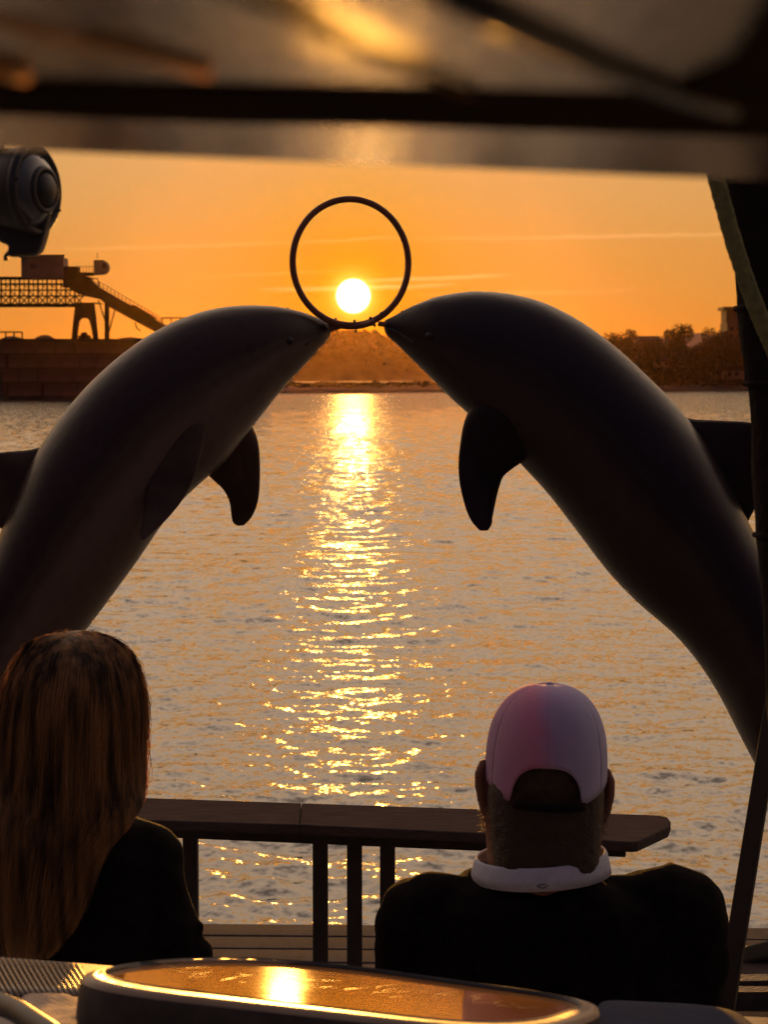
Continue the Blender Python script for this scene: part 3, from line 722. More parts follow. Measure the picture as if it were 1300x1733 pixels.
def dolphin(pairs, near, far, dorsal, dfn, m, label, mouth, fl):
    b0 = P(*pairs[-1][0], dfn(1)); t = empty('dolphin_statue', (b0.x, b0.y, 1.30)); tag(t, label, 'statue', 'pair of dolphin statues holding up the hoop')
    mf = M_fin_l if m is M_dol_l else M_fin_r
    tf = lambda u: 0.70 + .18 * min(1, u * 4) - .1 * max(0, u - .8) * 5
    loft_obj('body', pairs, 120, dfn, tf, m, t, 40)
    loft_obj('dorsal_fin', dorsal, 26, lambda u: dfn(.55), lambda u: .22 * (1 - .6 * u), mf, t, 18)
    loft_obj('flipper', near[0], 30, lambda u: near[1] + (near[2] - near[1]) * u, lambda u: .24 + .5 * max(0, .45 - u) ** 1.5 * 3, mf, t, 18)
    loft_obj('flipper', far[0], 30, lambda u: far[1] + (far[2] - far[1]) * u, lambda u: .24 + .5 * max(0, .45 - u) ** 1.5 * 3, mf, t, 18)
    # flukes spread across the line of the body
    c = b0 + Vector((0, 0, -.02)); s = fl
    for sg in (-1, 1):
        path = [c, c + Vector((s * .06, sg * .18, -.08)), c + Vector((s * .10, sg * .34, -.10)), c + Vector((s * .16, sg * .46, -.06))]
        rings = []
        for q, w in zip(cr(path, 14), cr([(.11, .03), (.13, .022), (.09, .014), (.012, .004)], 14)):
            rings.append([Vector(q) + Vector((math.cos(a) * w[0], 0, math.sin(a) * w[1])) for a in np.linspace(0, 2 * PI, 14, endpoint=False)])
        V, Fc = ringed(rings); fixn(pyd('fluke', V, Fc, m, t))
    tube('mount_pole', [(b0.x, b0.y, 1.22), (b0.x, b0.y, b0.z + .05)], .035, M_dark_metal, t, 12)
    # mouth line and eye on the near side
    A = cr([(a[0], a[1], b_[0], b_[1]) for a, b_ in pairs], 400)
    def surf(u, cs, k=1.0):
        ax, ay, bx, by = A[int(u * 399)]; T_ = P(ax, ay, dfn(u)); B_ = P(bx, by, dfn(u)); c_ = (T_ + B_) / 2; h_ = (T_ - B_) / 2
        return c_ + h_ * cs * k - Vector((0, 1, 0)) * h_.length * tf(u) * math.sqrt(1 - cs * cs) * k
    tube('mouth_line', [surf(u, c_, 1.0) for u, c_ in zip(np.linspace(.012, .155, 24), np.linspace(-.05, -.30, 24) + .05 * np.sin(np.linspace(0, 5, 24)))], .0035, M_black, t, 8)
    sphere('eye', surf(.20, .02, .985), (.014, .008, .011), M_black, t, 14, 10)
    return t
LD = lambda u: 6.25 - .45 * max(0, u - .05)
RD = lambda u: 6.25 - .25 * u
dl = dolphin(LEFT,
    ([((338, 668), (270, 668)), ((348, 720), (252, 735)), ((337, 780), (246, 792)), ((315, 835), (245, 845)), ((288, 872), (241, 880)), ((262, 898), (237, 901)), ((244, 913), (239, 914))], 5.97, 5.78),
    ([((395, 665), (320, 765)), ((424, 716), (351, 803)), ((437, 750), (377, 828)), ((440, 800), (388, 850)), ((437, 845), (391, 870)), ((427, 873), (394, 884)), ((413, 889), (402, 890))], 6.22, 6.35),
    [((130, 720), (60, 920)), ((66, 757), (12, 900)), ((0, 766), (-12, 886)), ((-55, 778), (-48, 862)), ((-95, 800), (-90, 835)), ((-118, 818), (-116, 824))],
    LD, M_dol_l, 'left dolphin statue, grey with a paler belly, arching up to the hoop', ((470, 620, 6.0), (470, 590, 6.06)), -1)
dr = dolphin(RIGHT,
    ([((835, 650), (930, 755)), ((792, 698), (880, 785)), ((778, 760), (851, 808)), ((777, 808), (838, 836)), ((786, 852), (834, 864)), ((797, 880), (833, 886)), ((812, 898), (826, 898))], 6.10, 5.98),
    ([((840, 650), (930, 750)), ((806, 700), (884, 772)), ((795, 760), (856, 800)), ((793, 800), (845, 826)), ((800, 845), (838, 855)), ((808, 870), (834, 875)), ((818, 886), (828, 886))], 6.30, 6.42),
    [((1120, 690), (1255, 930)), ((1167, 708), (1262, 896)), ((1225, 712), (1275, 868)), ((1275, 716), (1292, 845)), ((1330, 735), (1337, 820)), ((1375, 765), (1378, 795)), ((1388, 778), (1389, 784))],
    RD, M_dol_r, 'right dolphin statue, dark blue-grey, reaching up to the hoop beside the canvas', ((720, 600, 6.1), (742, 575, 6.06)), 1)
for par, pts in ((dl, ((487, 524), (507, 530))), (dr, ((681, 529), (702, 520)))):
    for x, y in pts: sphere('bolt', P(x, y, 6.22), (.005, .005, .0065), M_dark_metal, par, 10, 6)

def hoop():
    Yh = 6.22; c = P(594, 444, Yh); t = empty('hoop', (c.x, c.y, P(594, 550, Yh).z)); tag(t, 'thin round hoop held between the two dolphin beaks in front of the sun', 'hoop')
    rx = 97 * Yh / F; rz = 105.5 * Yh / F; n = 120; rt = .0098; rings = []
    for i in range(n):
        a = 2 * PI * i / n; d = Vector((math.cos(a), math.sin(a) * 0.0 + .28 * math.cos(a), math.sin(a)))
        p = c + Vector((math.cos(a) * rx, .28 * math.cos(a) * rx, math.sin(a) * rz))
        out = Vector((math.cos(a), 0, math.sin(a))); w = rt * (1 + .25 * math.cos(a * 1.0 + 2.2) * 0)
        rings.append([p + out * math.cos(q) * w + Vector((0, 1, 0)) * math.sin(q) * w for q in np.linspace(0, 2 * PI, 12, endpoint=False)])
    rings.append(rings[0]); V, Fc = ringed(rings, False)
    o = fixn(pyd('ring', V, Fc, M_hoop, t)); bm = bmesh.new(); bm.from_mesh(o.data); bmesh.ops.remove_doubles(bm, verts=bm.verts, dist=1e-5); bm.to_mesh(o.data); bm.free()
    # clamp saddle along the hoop's foot, with its studs
    def foot(x, k=0): 
        a = math.asin(max(-1, min(1, (x - 594) / 102))); return P(x, 444 + (106 + k) * math.cos(a), Yh - .0)
    tube('clamp_plate', [foot(x, 3) for x in range(556, 640, 6)], .0085, M_hoop, t, 8)
    for x in (568, 600, 627, 645): sphere('bolt', foot(x, -6), (.004, .004, .006), M_dark_metal, t, 10, 6)
    for x in (558, 602, 634): sphere('bolt', foot(x, 10), (.004, .004, .005), M_dark_metal, t, 10, 6)
    tube('bracket', [P(557, 556, Yh), P(575, 552, Yh)], .010, M_hoop, t, 8); tube('bracket', [P(640, 548, Yh), P(656, 549, Yh)], .0075, M_hoop, t, 8)
hoop()

# ------------------------------------------------------------------ bench
def bench():
    t = empty('bench', (-.1, 3.45, 1.22)); tag(t, 'low pale slatted bench on the foredeck under the two people', 'bench')
    for k in range(4): box('seat_slat', (-1.1, 3.28 + k * .105, 1.60), (1.0, 3.375 + k * .105, 1.632), M_rail, t, .004)
    for x in (-1.0, -.1, .85):
        for y in (3.32, 3.62): box('leg', (x, y, 1.22), (x + .05, y + .05, 1.60), M_post, t, .004)
bench()

# ------------------------------------------------------------------ people
def caps(a, ra, b_, rb, n=5, seg=14):
    a = Vector(a); b_ = Vector(b_); d = (b_ - a).normalized(); path = []; rad = []
    for q in (-.98, -.75, -.4): path.append(a + d * ra * q); rad.append(ra * math.sqrt(1 - q * q))
    for k in range(n + 1): path.append(a.lerp(b_, k / n)); rad.append(ra + (rb - ra) * k / n)
    for q in (.4, .75, .98): path.append(b_ + d * rb * q); rad.append(rb * math.sqrt(1 - q * q))
    return tube_vf(path, rad, seg)
def hand_vf(w, fwd, side, k=1.0):
    """palm and five unequal fingers resting bent over the thigh; fwd = along hand, side = towards the thumb"""
    w = Vector(w); fwd = Vector(fwd).normalized(); side = Vector(side).normalized(); dn = Vector((0, 0, -1)); vf = []
    palm = w + fwd * .05 * k
    vf.append(caps(w, .026 * k, w + fwd * .07 * k + side * .012, .023 * k)); vf.append(caps(w, .026 * k, w + fwd * .07 * k - side * .02, .021 * k))
    for off, L in ((.030, .070), (.010, .078), (-.010, .072), (-.029, .057)):
        a = w + fwd * .085 * k + side * off * k; b1 = a + fwd * L * .45 * k + dn * .004; c1 = b1 + fwd * L * .33 * k + dn * .014 * k; d1 = c1 + fwd * L * .22 * k + dn * .016 * k
        vf += [caps(a, .0095 * k, b1, .0088 * k, 3, 10), caps(b1, .0088 * k, c1, .0080 * k, 3, 10), caps(c1, .0080 * k, d1, .0068 * k, 3, 10)]
    a = w + fwd * .02 * k + side * .024 * k; b1 = a + fwd * .03 * k + side * .026 * k; c1 = b1 + fwd * .03 * k + side * .006 * k + dn * .01
    vf += [caps(a, .014 * k, b1, .011 * k, 3, 10), caps(b1, .011 * k, c1, .009 * k, 3, 10)]
    return vf
def head_vf(c, s=1.0):
    """head with cranium, jaw, nose, lips, brow and ears; face towards +Y; c = centre of the cranium"""
    c = Vector(c); f = lambda x, y, z: c + Vector((x, y, z)) * s
    vf = [sphere_vf(f(0, -.005, .012), (.077 * s, .098 * s, .098 * s), 24, 16), sphere_vf(f(0, .030, -.045), (.062 * s, .068 * s, .078 * s), 20, 14),
          caps(f(-.035, .03, -.085), .026 * s, f(0, .072, -.108), .022 * s), caps(f(.035, .03, -.085), .026 * s, f(0, .072, -.108), .022 * s),
          caps(f(0, .092, .0), .008 * s, f(0, .112, -.040), .014 * s), sphere_vf(f(-.012, .098, -.045), .010 * s, 10, 8), sphere_vf(f(.012, .098, -.045), .010 * s, 10, 8),
          caps(f(-.018, .094, -.070), .007 * s, f(.018, .094, -.070), .007 * s), caps(f(-.016, .092, -.082), .008 * s, f(.016, .092, -.082), .008 * s),
          caps(f(-.045, .080, .018), .010 * s, f(.045, .080, .018), .010 * s)]
    return vf
def ear_vf(c, sg, s=1.0):
    c = Vector(c); vf = []
    pts = [(0, 0, .032), (.010, -.012, .030), (.016, -.018, .014), (.014, -.014, -.006), (.007, -.006, -.024), (0, 0, -.034)]
    P_ = [c + Vector((sg * x, y, z)) * s for x, y, z in pts]
    for a, b_ in zip(P_[:-1], P_[1:]): vf.append(caps(a, .0075 * s, b_, .0070 * s, 2, 8))
    vf.append(sphere_vf(c + Vector((sg * .006, -.005, 0)) * s, (.008 * s, .012 * s, .026 * s), 12, 10))
    return vf

def ear_vf2(c, sg):
    c = Vector(c); pts = [(-.004, .004, .044), (.006, -.008, .046), (.013, -.014, .030), (.013, -.014, .010), (.009, -.010, -.014), (.003, -.004, -.036), (-.006, .004, -.048)]
    Q = [c + Vector((sg * x, y, z)) for x, y, z in pts]; vf = [caps(a, .0080, b_, .0075, 2, 8) for a, b_ in zip(Q[:-1], Q[1:])]
    vf.append(sphere_vf(c + Vector((0, -.002, 0)), (.010, .010, .040), 12, 10)); return vf
def man():
    Y = 3.42; m_ = Y / F
    p = lambda x, y, dy=0: P(x, y, Y) + Vector((0, dy, 0))
    base = p(930, 1500); t = empty('person', (base.x, Y, 1.632)); tag(t, 'person seen from behind in a back-vented lilac cap with a painted pink flare tint and black pullover', 'person')
    H = p(923, 1297, .015)                                 # middle of the head
    nk = p(920, 1405, -.01); nb = p(918, 1500, -.015)
    vf = head_vf(H + Vector((0, 0, .010)), 1.05)
    vf += [caps(nk, .079, nb, .082, 4, 20), caps(p(855, 1380, -.0), .035, p(870, 1480, -.01), .045), caps(p(985, 1380, -.0), .035, p(970, 1480, -.01), .045), sphere_vf(p(922, 1380, -.012), (.084, .082, .052), 20, 12)]
    vf += [caps(p(836, 1330, .01), .02, p(1010, 1340, .01), .02)] + ear_vf2(p(823, 1336, .004), -1) + ear_vf2(p(1021, 1350, .004), 1)
    # forearms and hands on the thighs, hidden chest keeps it one body
    vf += [caps(nb, .08, p(925, 1640, .03), .12, 5, 20), sphere_vf(p(925, 1700, .03), (.15, .10, .20), 20, 12)]
    eL, eR = p(668, 1800, .06), p(1196, 1800, .06); wL, wR = Vector((H.x - .17, Y + .36, 1.80)), Vector((H.x + .17, Y + .36, 1.80))
    for s_, e, w in ((p(718, 1560), eL, wL), (p(1142, 1550), eR, wR)):
        vf += [caps(p(925, 1570), .07, s_, .05), caps(s_, .05, e, .042), caps(e, .042, w, .028)]
    vf += hand_vf(wL, (.06, 1, -.15), (1, 0, 0), 1.08) + hand_vf(wR, (-.06, 1, -.15), (-1, 0, 0), 1.08)
    union('body', vf, M_skin, t, .0045, 5)
    for sg in (-1, 1):
        e = sphere('eye', H + Vector((sg * .036, .092, .012)), .014, mat('eye_white', (.7, .68, .65), .2), t, 14, 10)
    # short hair on the back of the head and nape
    hv = [sphere_vf(H + Vector((0, -.014, .004)), (.0925, .106, .112), 24, 16), ] + [caps(p(x_, 1335, -.03), .053, p(x_ * .9 + 92, 1447, -.038 - .012 * math.cos((x_ - 921) / 50)), .048, 4, 16) for x_ in (876, 890, 906, 922, 938, 954, 968)]
    hv.append(sphere_vf(p(921, 1378, -.046), (.072, .052, .062), 20, 12)); union('hair', hv, M_shorthair, t, .006, 8, disp=lambda c: .0018 * noise.noise(c * 90))
    r = random.Random(4); paths = []
    for k in range(900):
        a = r.uniform(-1.9, 1.9); zz = r.uniform(1345, 1432); cx = 922; rr = 96 - max(0, zz - 1370) * .22
        b0 = p(cx + rr * math.sin(a), zz) + Vector((0, -.07 * math.cos(a) - .012, 0)); out = Vector((math.sin(a), -math.cos(a), -.9)).normalized()
        L = r.uniform(.008, .020); paths.append([b0, b0 + out * L * .6, b0 + out * L + Vector((0, 0, -.004))])
    for k in range(90):                                   # tufts sticking out by the left ear, catching the sun
        b0 = p(r.uniform(822, 834), r.uniform(1370, 1402)) + Vector((0, r.uniform(-.02, .03), 0)); L = r.uniform(.008, .022)
        out = Vector((-1, r.uniform(-.4, .2), r.uniform(-.9, .7))).normalized(); paths.append([b0, b0 + out * L * .6, b0 + out * L])
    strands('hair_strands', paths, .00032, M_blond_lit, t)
    # cap: six panels, vent arch at the back, strap, brim to the front
    C = p(924, 1322, .006); RX, RY, RZ = 103.5 * m_, .118, 166 * m_; nphi = 144
    def rim(phi):     # lower edge height over C.z; phi = 0 straight to the back (-Y)
        d = (phi + PI) % (2 * PI) - PI
        z = -.030 + .052 * min(1, (abs(d) / 1.75)) ** 1.6 if abs(d) < 1.75 else .022
        x = math.sin(d) * 1.0
        if abs(d) < .62 and math.cos(d) > 0:
            q = abs(d) / .62; z = max(z, -.030 + .072 * math.sqrt(max(0, 1 - q ** 3.0)))
        return z
    def cp(phi, s_, puff=1.0):
        zr = rim(phi); phi = phi - .07; z = zr + (RZ - zr) * (1 - (1 - s_) ** 1.0)
        q = max(0, min(1, z / RZ)); k = (1 - q ** 2.9) ** (1 / 2.5) if z > 0 else 1 + z * .9
        return C + Vector((RX * k * math.sin(phi) * puff, -RY * k * math.cos(phi) * puff, z))
    tilt = Matrix.Rotation(math.radians(2.0), 4, 'Y')
    def T(v): return C + tilt @ (v - C)
    for k in range(6):
        a0 = k * PI / 3; V = []; cols = 27; rws = 22
        for i in range(cols):
            q = i / (cols - 1); phi = a0 + PI / 3 * q
            for j in range(rws):
                s_ = 1 - (1 - j / (rws - 1)) ** 1.5
                pu = 1 + .006 * math.sin(PI * q) ** .5 + .006 * noise.noise(Vector((phi * 3, s_ * 3, k)))
                V.append(T(cp(phi, min(s_, .9995), pu)))
        Fc = [(i * rws + j, (i + 1) * rws + j, (i + 1) * rws + j + 1, i * rws + j + 1) for i in range(cols - 1) for j in range(rws - 1)]
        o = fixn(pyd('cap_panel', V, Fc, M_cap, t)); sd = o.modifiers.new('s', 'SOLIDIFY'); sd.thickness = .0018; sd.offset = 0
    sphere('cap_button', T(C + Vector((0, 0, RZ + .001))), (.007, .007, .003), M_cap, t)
    V, Fc = ringed([[T(C + Vector((RX * 1.004 * math.sin(a), -RY * 1.004 * math.cos(a), z))) for a in np.linspace(-.62, .62, 16)] for z in (-.030, -.016)], False, False)
    o = pyd('cap_strap', V, Fc, M_canvas, t); o.modifiers.new('s', 'SOLIDIFY').thickness = .002
    V, Fc = ringed([[T(C + Vector((RX * (1 - .18 * e) * math.sin(a), RY * .95 * math.cos(a) + .068 * e * math.cos(a * 1.25), .022 - .018 * e - .016 * (abs(a) / 1.0) ** 2))) for a in np.linspace(-1.15, 1.15, 25)] for e in (0, .25, .5, .75, 1)], False, False)
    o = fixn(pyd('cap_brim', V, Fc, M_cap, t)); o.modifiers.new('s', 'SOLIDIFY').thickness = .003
    # pale stand collar
    rings = []
    for zz, k in ((1445, .97), (1450, 1.0), (1466, 1.035), (1482, 1.06)):
        ring = []
        for a in np.linspace(0, 2 * PI, 49)[:-1]:
            cx = p(916, zz + (1 - math.cos(a)) * 0)
            lean = -.010 * math.sin(a) * 0
            ring.append(p(916, zz) + Vector((.113 * k * math.sin(a), -.108 * k * math.cos(a) + .005, .007 * math.sin(a) + .0015 * math.sin(5 * a + 1) * (k - .9))))
        rings.append(ring)
    V, Fc = ringed(rings, False); o = fixn(pyd('collar', V, Fc, M_collar, t)); o.modifiers.new('s', 'SOLIDIFY').thickness = .004
    cq = p(910, 1472, -.112); tube('collar_logo', [cq + Vector((-.009, 0, 0)), cq + Vector((-.003, -.001, .003)), cq + Vector((.003, -.001, .003)), cq + Vector((.009, 0, 0)), cq + Vector((.003, -.001, -.003)), cq + Vector((-.003, -.001, -.003)), cq + Vector((-.009, 0, 0))], .0009, M_black, t, 6)
    # pullover: shoulders and sleeves in one surface
    vf = [caps(p(800, 1530), .048, p(735, 1548), .074, 4, 20), caps(p(1040, 1528), .052, p(1128, 1540), .082, 4, 20), caps(p(835, 1545, -.01), .062, p(1010, 1545, -.01), .064, 5, 20)]
    rings = []
    for zz, hw, cx, ry in ((1478, 108, 917, .075), (1488, 130, 918, .095), (1525, 205, 925, .12), (1580, 245, 930, .135), (1660, 258, 932, .14), (1760, 250, 932, .14), (1880, 235, 930, .15), (2010, 225, 930, .16)):
        c0 = p(cx, zz, .0); rings.append([c0 + Vector((hw * m_ * math.copysign(abs(math.cos(a)) ** .8, math.cos(a)), ry * math.copysign(abs(math.sin(a)) ** .8, math.sin(a)), 0)) for a in np.linspace(0, 2 * PI, 32, endpoint=False)])
    vf.append(ringed(rings))
    vf += [caps(p(718, 1562), .082, p(700, 1800, .04), .066, 6, 18), caps(p(1142, 1556), .092, p(1166, 1800, .04), .070, 6, 18), caps(p(700, 1800, .04), .064, wL + Vector((0, -.05, .0)), .040, 5, 16), caps(p(1166, 1800, .04), .066, wR + Vector((0, -.05, 0)), .040, 5, 16)]
    union('pullover', vf, M_sweater, t, .007, 8, disp=lambda c: .010 * noise.noise(Vector((c.x * 7, c.y * 7, c.z * 10))) + .006 * abs(noise.noise(Vector((c.x * 12 + c.z * 9, c.y * 12, c.z * 9 - c.x * 6)))) + .0035 * noise.noise(Vector((c.x * 30 + c.z * 18, c.y * 22, c.z * 26))))
    hip = Vector((H.x, Y + .02, 1.73)); vf = [sphere_vf(hip, (.19, .15, .11), 20, 12)]
    for sg in (-1, 1):
        kn = Vector((H.x + sg * .16, Y + .50, 1.72)); vf += [caps(hip + Vector((sg * .09, 0, 0)), .088, kn, .062), caps(kn, .062, kn + Vector((0, .05, -.36)), .045)]
        sh = kn + Vector((0, .05, -.40)); union('shoe', [caps(sh + Vector((0, -.03, -.025)), .045, sh + Vector((0, .14, -.035)), .038)], M_black, t, .008, 3)
    union('trousers', vf, M_trouser, t, .009, 5)

# hair material: strands let some of the back light through
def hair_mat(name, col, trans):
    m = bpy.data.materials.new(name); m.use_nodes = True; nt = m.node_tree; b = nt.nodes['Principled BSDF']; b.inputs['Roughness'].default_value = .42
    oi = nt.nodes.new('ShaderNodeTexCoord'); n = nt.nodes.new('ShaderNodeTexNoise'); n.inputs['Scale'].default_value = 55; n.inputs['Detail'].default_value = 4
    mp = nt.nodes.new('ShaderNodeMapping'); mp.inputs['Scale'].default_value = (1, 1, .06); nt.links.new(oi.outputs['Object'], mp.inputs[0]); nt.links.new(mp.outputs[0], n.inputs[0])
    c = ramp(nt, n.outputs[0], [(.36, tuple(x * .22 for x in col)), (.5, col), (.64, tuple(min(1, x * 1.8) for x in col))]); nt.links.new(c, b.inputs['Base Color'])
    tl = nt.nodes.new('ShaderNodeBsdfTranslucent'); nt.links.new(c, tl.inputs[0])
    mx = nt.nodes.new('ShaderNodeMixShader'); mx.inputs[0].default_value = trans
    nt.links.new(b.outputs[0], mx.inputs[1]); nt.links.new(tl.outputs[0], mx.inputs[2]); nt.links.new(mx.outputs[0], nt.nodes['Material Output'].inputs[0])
    return m
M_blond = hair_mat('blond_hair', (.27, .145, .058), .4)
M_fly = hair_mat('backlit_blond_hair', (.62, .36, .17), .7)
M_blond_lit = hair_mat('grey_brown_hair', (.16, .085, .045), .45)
def strands(name, paths, r, m, parent):
    V = []; Fc = []
    for pth in paths:
        n = len(pth); k0 = len(V); w = r * random.uniform(.7, 1.3)
        for i, q in enumerate(pth):
            tdir = (Vector(pth[min(i + 1, n - 1)]) - Vector(pth[max(i - 1, 0)])).normalized()
            a = tdir.cross(Vector((.3, 1, .2))).normalized(); b2 = a.cross(tdir); ww = w * (1 - .7 * i / (n - 1))
            for ph in (0, 2.1, 4.2): V.append(Vector(q) + a * math.cos(ph) * ww + b2 * math.sin(ph) * ww)
        for i in range(n - 1):
            for j in range(3): Fc.append((k0 + i * 3 + j, k0 + i * 3 + (j + 1) % 3, k0 + (i + 1) * 3 + (j + 1) % 3, k0 + (i + 1) * 3 + j))
    o = pyd(name, V, Fc, m, parent); o['kind'] = 'stuff'; return o

def woman():
    Y = 3.30; m_ = Y / F
    p = lambda x, y, dy=0: P(x, y, Y) + Vector((0, dy, 0))
    base = p(90, 1500); t = empty('person', (base.x, Y, 1.632)); tag(t, 'person seen from behind with long straight blond hair and a black jacket', 'person')
    H = p(128, 1190, .03)
    vf = head_vf(H, 1.04) + [caps(p(122, 1280, .01), .056, p(100, 1400, -.005), .062, 4, 18), caps(p(100, 1400), .06, p(92, 1560, .03), .10, 5, 18), sphere_vf(p(90, 1650, .03), (.13, .09, .2), 18, 12)]
    vf += ear_vf(p(128 - 84, 1215, .02), -1, 1.0) + ear_vf(p(128 + 84, 1215, .02), 1, 1.0)
    wL, wR = Vector((base.x - .13, Y + .36, 1.79)), Vector((base.x + .13, Y + .36, 1.79))
    sL, sR = p(-90, 1450), p(250, 1460); eL, eR = p(-140, 1700, .05), p(296, 1700, .04)
    for s_, e, w in ((sL, eL, wL), (sR, eR, wR)): vf += [caps(p(92, 1480), .055, s_, .042), caps(s_, .042, e, .036), caps(e, .036, w, .024)]
    vf += hand_vf(wL, (.06, 1, -.15), (1, 0, 0), .92) + hand_vf(wR, (-.06, 1, -.15), (-1, 0, 0), .92)
    union('body', vf, M_skin, t, .0045, 5)
    for sg in (-1, 1): sphere('eye', H + Vector((sg * .032, .084, .006)), .013, mat('eye_white', (.7, .68, .65), .2), t, 14, 10)
    # jacket
    rings = []
    for zz, hw, cx, ry in ((1352, 62, 104, .062), (1362, 85, 102, .078), (1390, 150, 95, .10), (1440, 195, 88, .12), (1520, 205, 88, .125), (1640, 200, 88, .125), (1760, 190, 88, .13), (1900, 190, 88, .15), (2040, 185, 88, .16)):
        c0 = p(cx, zz); rings.append([c0 + Vector((hw * m_ * math.cos(a), ry * math.sin(a), 0)) for a in np.linspace(0, 2 * PI, 32, endpoint=False)])
    vf = [ringed(rings), caps(p(170, 1420), .055, p(246, 1452), .060, 4, 18), caps(p(10, 1420), .055, p(-78, 1452), .060, 4, 18),
          caps(p(246, 1456), .060, p(272, 1580, .0), .060, 4, 18), caps(p(272, 1580), .060, p(290, 1700, .03), .056, 4, 18), caps(p(-80, 1456), .060, p(-120, 1700, .04), .056, 6, 18),
          caps(p(290, 1700, .03), .054, wR + Vector((0, -.05, 0)), .036, 5, 16), caps(p(-120, 1700, .04), .054, wL + Vector((0, -.05, 0)), .036, 5, 16),
          caps(p(300, 1600), .030, p(320, 1618), .032, 3, 12), caps(p(318, 1584), .022, p(334, 1568), .009, 3, 10)]
    union('jacket', vf, M_jacket, t, .0065, 6, disp=lambda c: .008 * noise.noise(Vector((c.x * 8, c.y * 8, c.z * 11))) + .006 * abs(noise.noise(Vector((c.x * 12 - c.z * 9, c.y * 12, c.z * 10)))) + .004 * noise.noise(Vector((c.x * 25 + c.z * 20, c.y * 22, c.z * 34))))
    hip = Vector((base.x, Y + .03, 1.73)); vf = [sphere_vf(hip, (.18, .15, .10), 20, 12)]
    for sg in (-1, 1):
        kn = Vector((base.x + sg * .12, Y + .48, 1.71)); vf += [caps(hip + Vector((sg * .08, 0, 0)), .082, kn, .056), caps(kn, .056, kn + Vector((0, .05, -.36)), .04)]
        sh = kn + Vector((0, .05, -.40)); union('shoe', [caps(sh + Vector((0, -.03, -.02)), .04, sh + Vector((0, .12, -.03)), .034)], M_black, t, .008, 3)
    union('trousers', vf, M_trouser, t, .009, 5)
    # hair: the shell follows these (row, centre, half width, front and back reach) stations
    st = [(1068, 130, 8, .010, .01), (1076, 130, 48, .045, .045), (1092, 130, 74, .07, .07), (1120, 130, 96, .09, .092), (1160, 128, 112, .10, .108), (1210, 125, 120, .10, .116), (1270, 121, 122, .08, .118), (1325, 119, 125, .05, .124), (1352, 118, 126, .04, .130),
          (1385, 106, 118, .02, .138), (1420, 92, 100, .0, .145), (1480, 84, 92, -.03, .150), (1535, 76, 74, -.05, .152), (1585, 66, 44, -.07, .150)]
    def shell(u, phi):       # u 0..1 down, phi 0 = back
        s_ = cr(st, 240)[int(min(239, max(0, u * 239)))] if False else SH[int(min(239, max(0, u * 239)))]
        c0 = p(s_[1], s_[0]); k = math.cos(phi); reach = s_[4] if k > 0 else s_[3]
        return c0 + Vector((s_[2] * m_ * math.sin(phi), -reach * k, 0)), s_
    SH = cr(st, 240)
    def curtain(q, s_, u, ph):
        w = min(1, max(0, (u - .42) / .33)); w = w * w * (3 - 2 * w); c0 = p(s_[1], s_[0])
        back = c0 + Vector((s_[2] * m_ * math.sin(ph), -s_[4] + .030 * (1 - abs(math.cos(ph))) + (.03 if math.cos(ph) < 0 else 0), 0))
        return q.lerp(back, w)
    rings = []
    for i in range(60):
        u = i / 59; ring = []
        for j in range(96):
            phi = 2 * PI * j / 96; q, s_ = shell(u, phi)
            q = curtain(q, s_, u, phi)
            g = 1 - .055 * abs(noise.noise(Vector((math.sin(phi) * 7, math.cos(phi) * 7, u * 1.3)))) - .040 * abs(noise.noise(Vector((math.sin(phi) * 22, math.cos(phi) * 22, u * 2))))
            c0 = p(s_[1], s_[0]); ring.append(c0 + (q - c0) * g * .975)
        rings.append(ring)
    V, Fc = ringed(rings); fixn(pyd('hair', V, Fc, M_blond, t))
    r = random.Random(9); paths = []
    for k in range(5200):
        phi = r.uniform(-2.5, 2.5); u0 = r.random() ** 1.6 * .35; u1 = min(1, r.uniform(.55, 1.0)) if abs(phi) < 1.45 else r.uniform(.45, .66)
        jit = r.gauss(0, .010); off = 1 + abs(r.gauss(0, .022)); pth = []; fr = r.uniform(0, 9)
        n = 14
        for i in range(n):
            u = u0 + (u1 - u0) * i / (n - 1)
            ph = phi * (1 - .25 * max(0, u - .55)) + .05 * math.sin(fr + u * 7) + jit * 6 * u
            q, s_ = shell(u, ph); c0 = p(s_[1], s_[0])
            q = curtain(q, s_, u, ph)
            w = off + .05 * max(0, r.random() - .8) * u
            pth.append(c0 + (q - c0) * w + Vector((0, 0, 0)))
        paths.append(pth)
    main = paths; paths = []
    for k in range(1000):                                   # stray hairs round the outline, wavy at the left
        left = k < 520; sg = -1 if left else 1; u0 = r.uniform(.02, .42); u1 = u0 + r.uniform(.08, .25); fr = r.uniform(0, 6); am = abs(r.gauss(.003, .006)) if left else abs(r.gauss(.001, .0045)); pth = []
        for i in range(14):
            u = u0 + (u1 - u0) * i / 13; q, s_ = shell(u, sg * r.uniform(1.45, 1.55)); bow = math.sin(PI * i / 13)
            pth.append(q + Vector((sg * (am * bow + .003 * math.sin(fr + i * .8)), r.uniform(-.001, .001), 0)))
        paths.append([Vector(v) for v in cr(pth[::3] + [pth[-1]], 14)])
    for k in range(160):
        u0 = 0.0; fr = r.uniform(-1.6, 1.6); a = p(130 + r.uniform(-30, 35), 1072 + r.uniform(0, 6), r.uniform(-.03, .03)); L = r.uniform(.006, .022)
        paths.append([a, a + Vector((L * .5 * math.sin(fr), -.002, L * .30)), a + Vector((L * math.sin(fr), -.004, L * .12))])
    strands('hair_strands', main, .00048, M_blond, t)
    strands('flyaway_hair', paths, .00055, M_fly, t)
woman(); man()

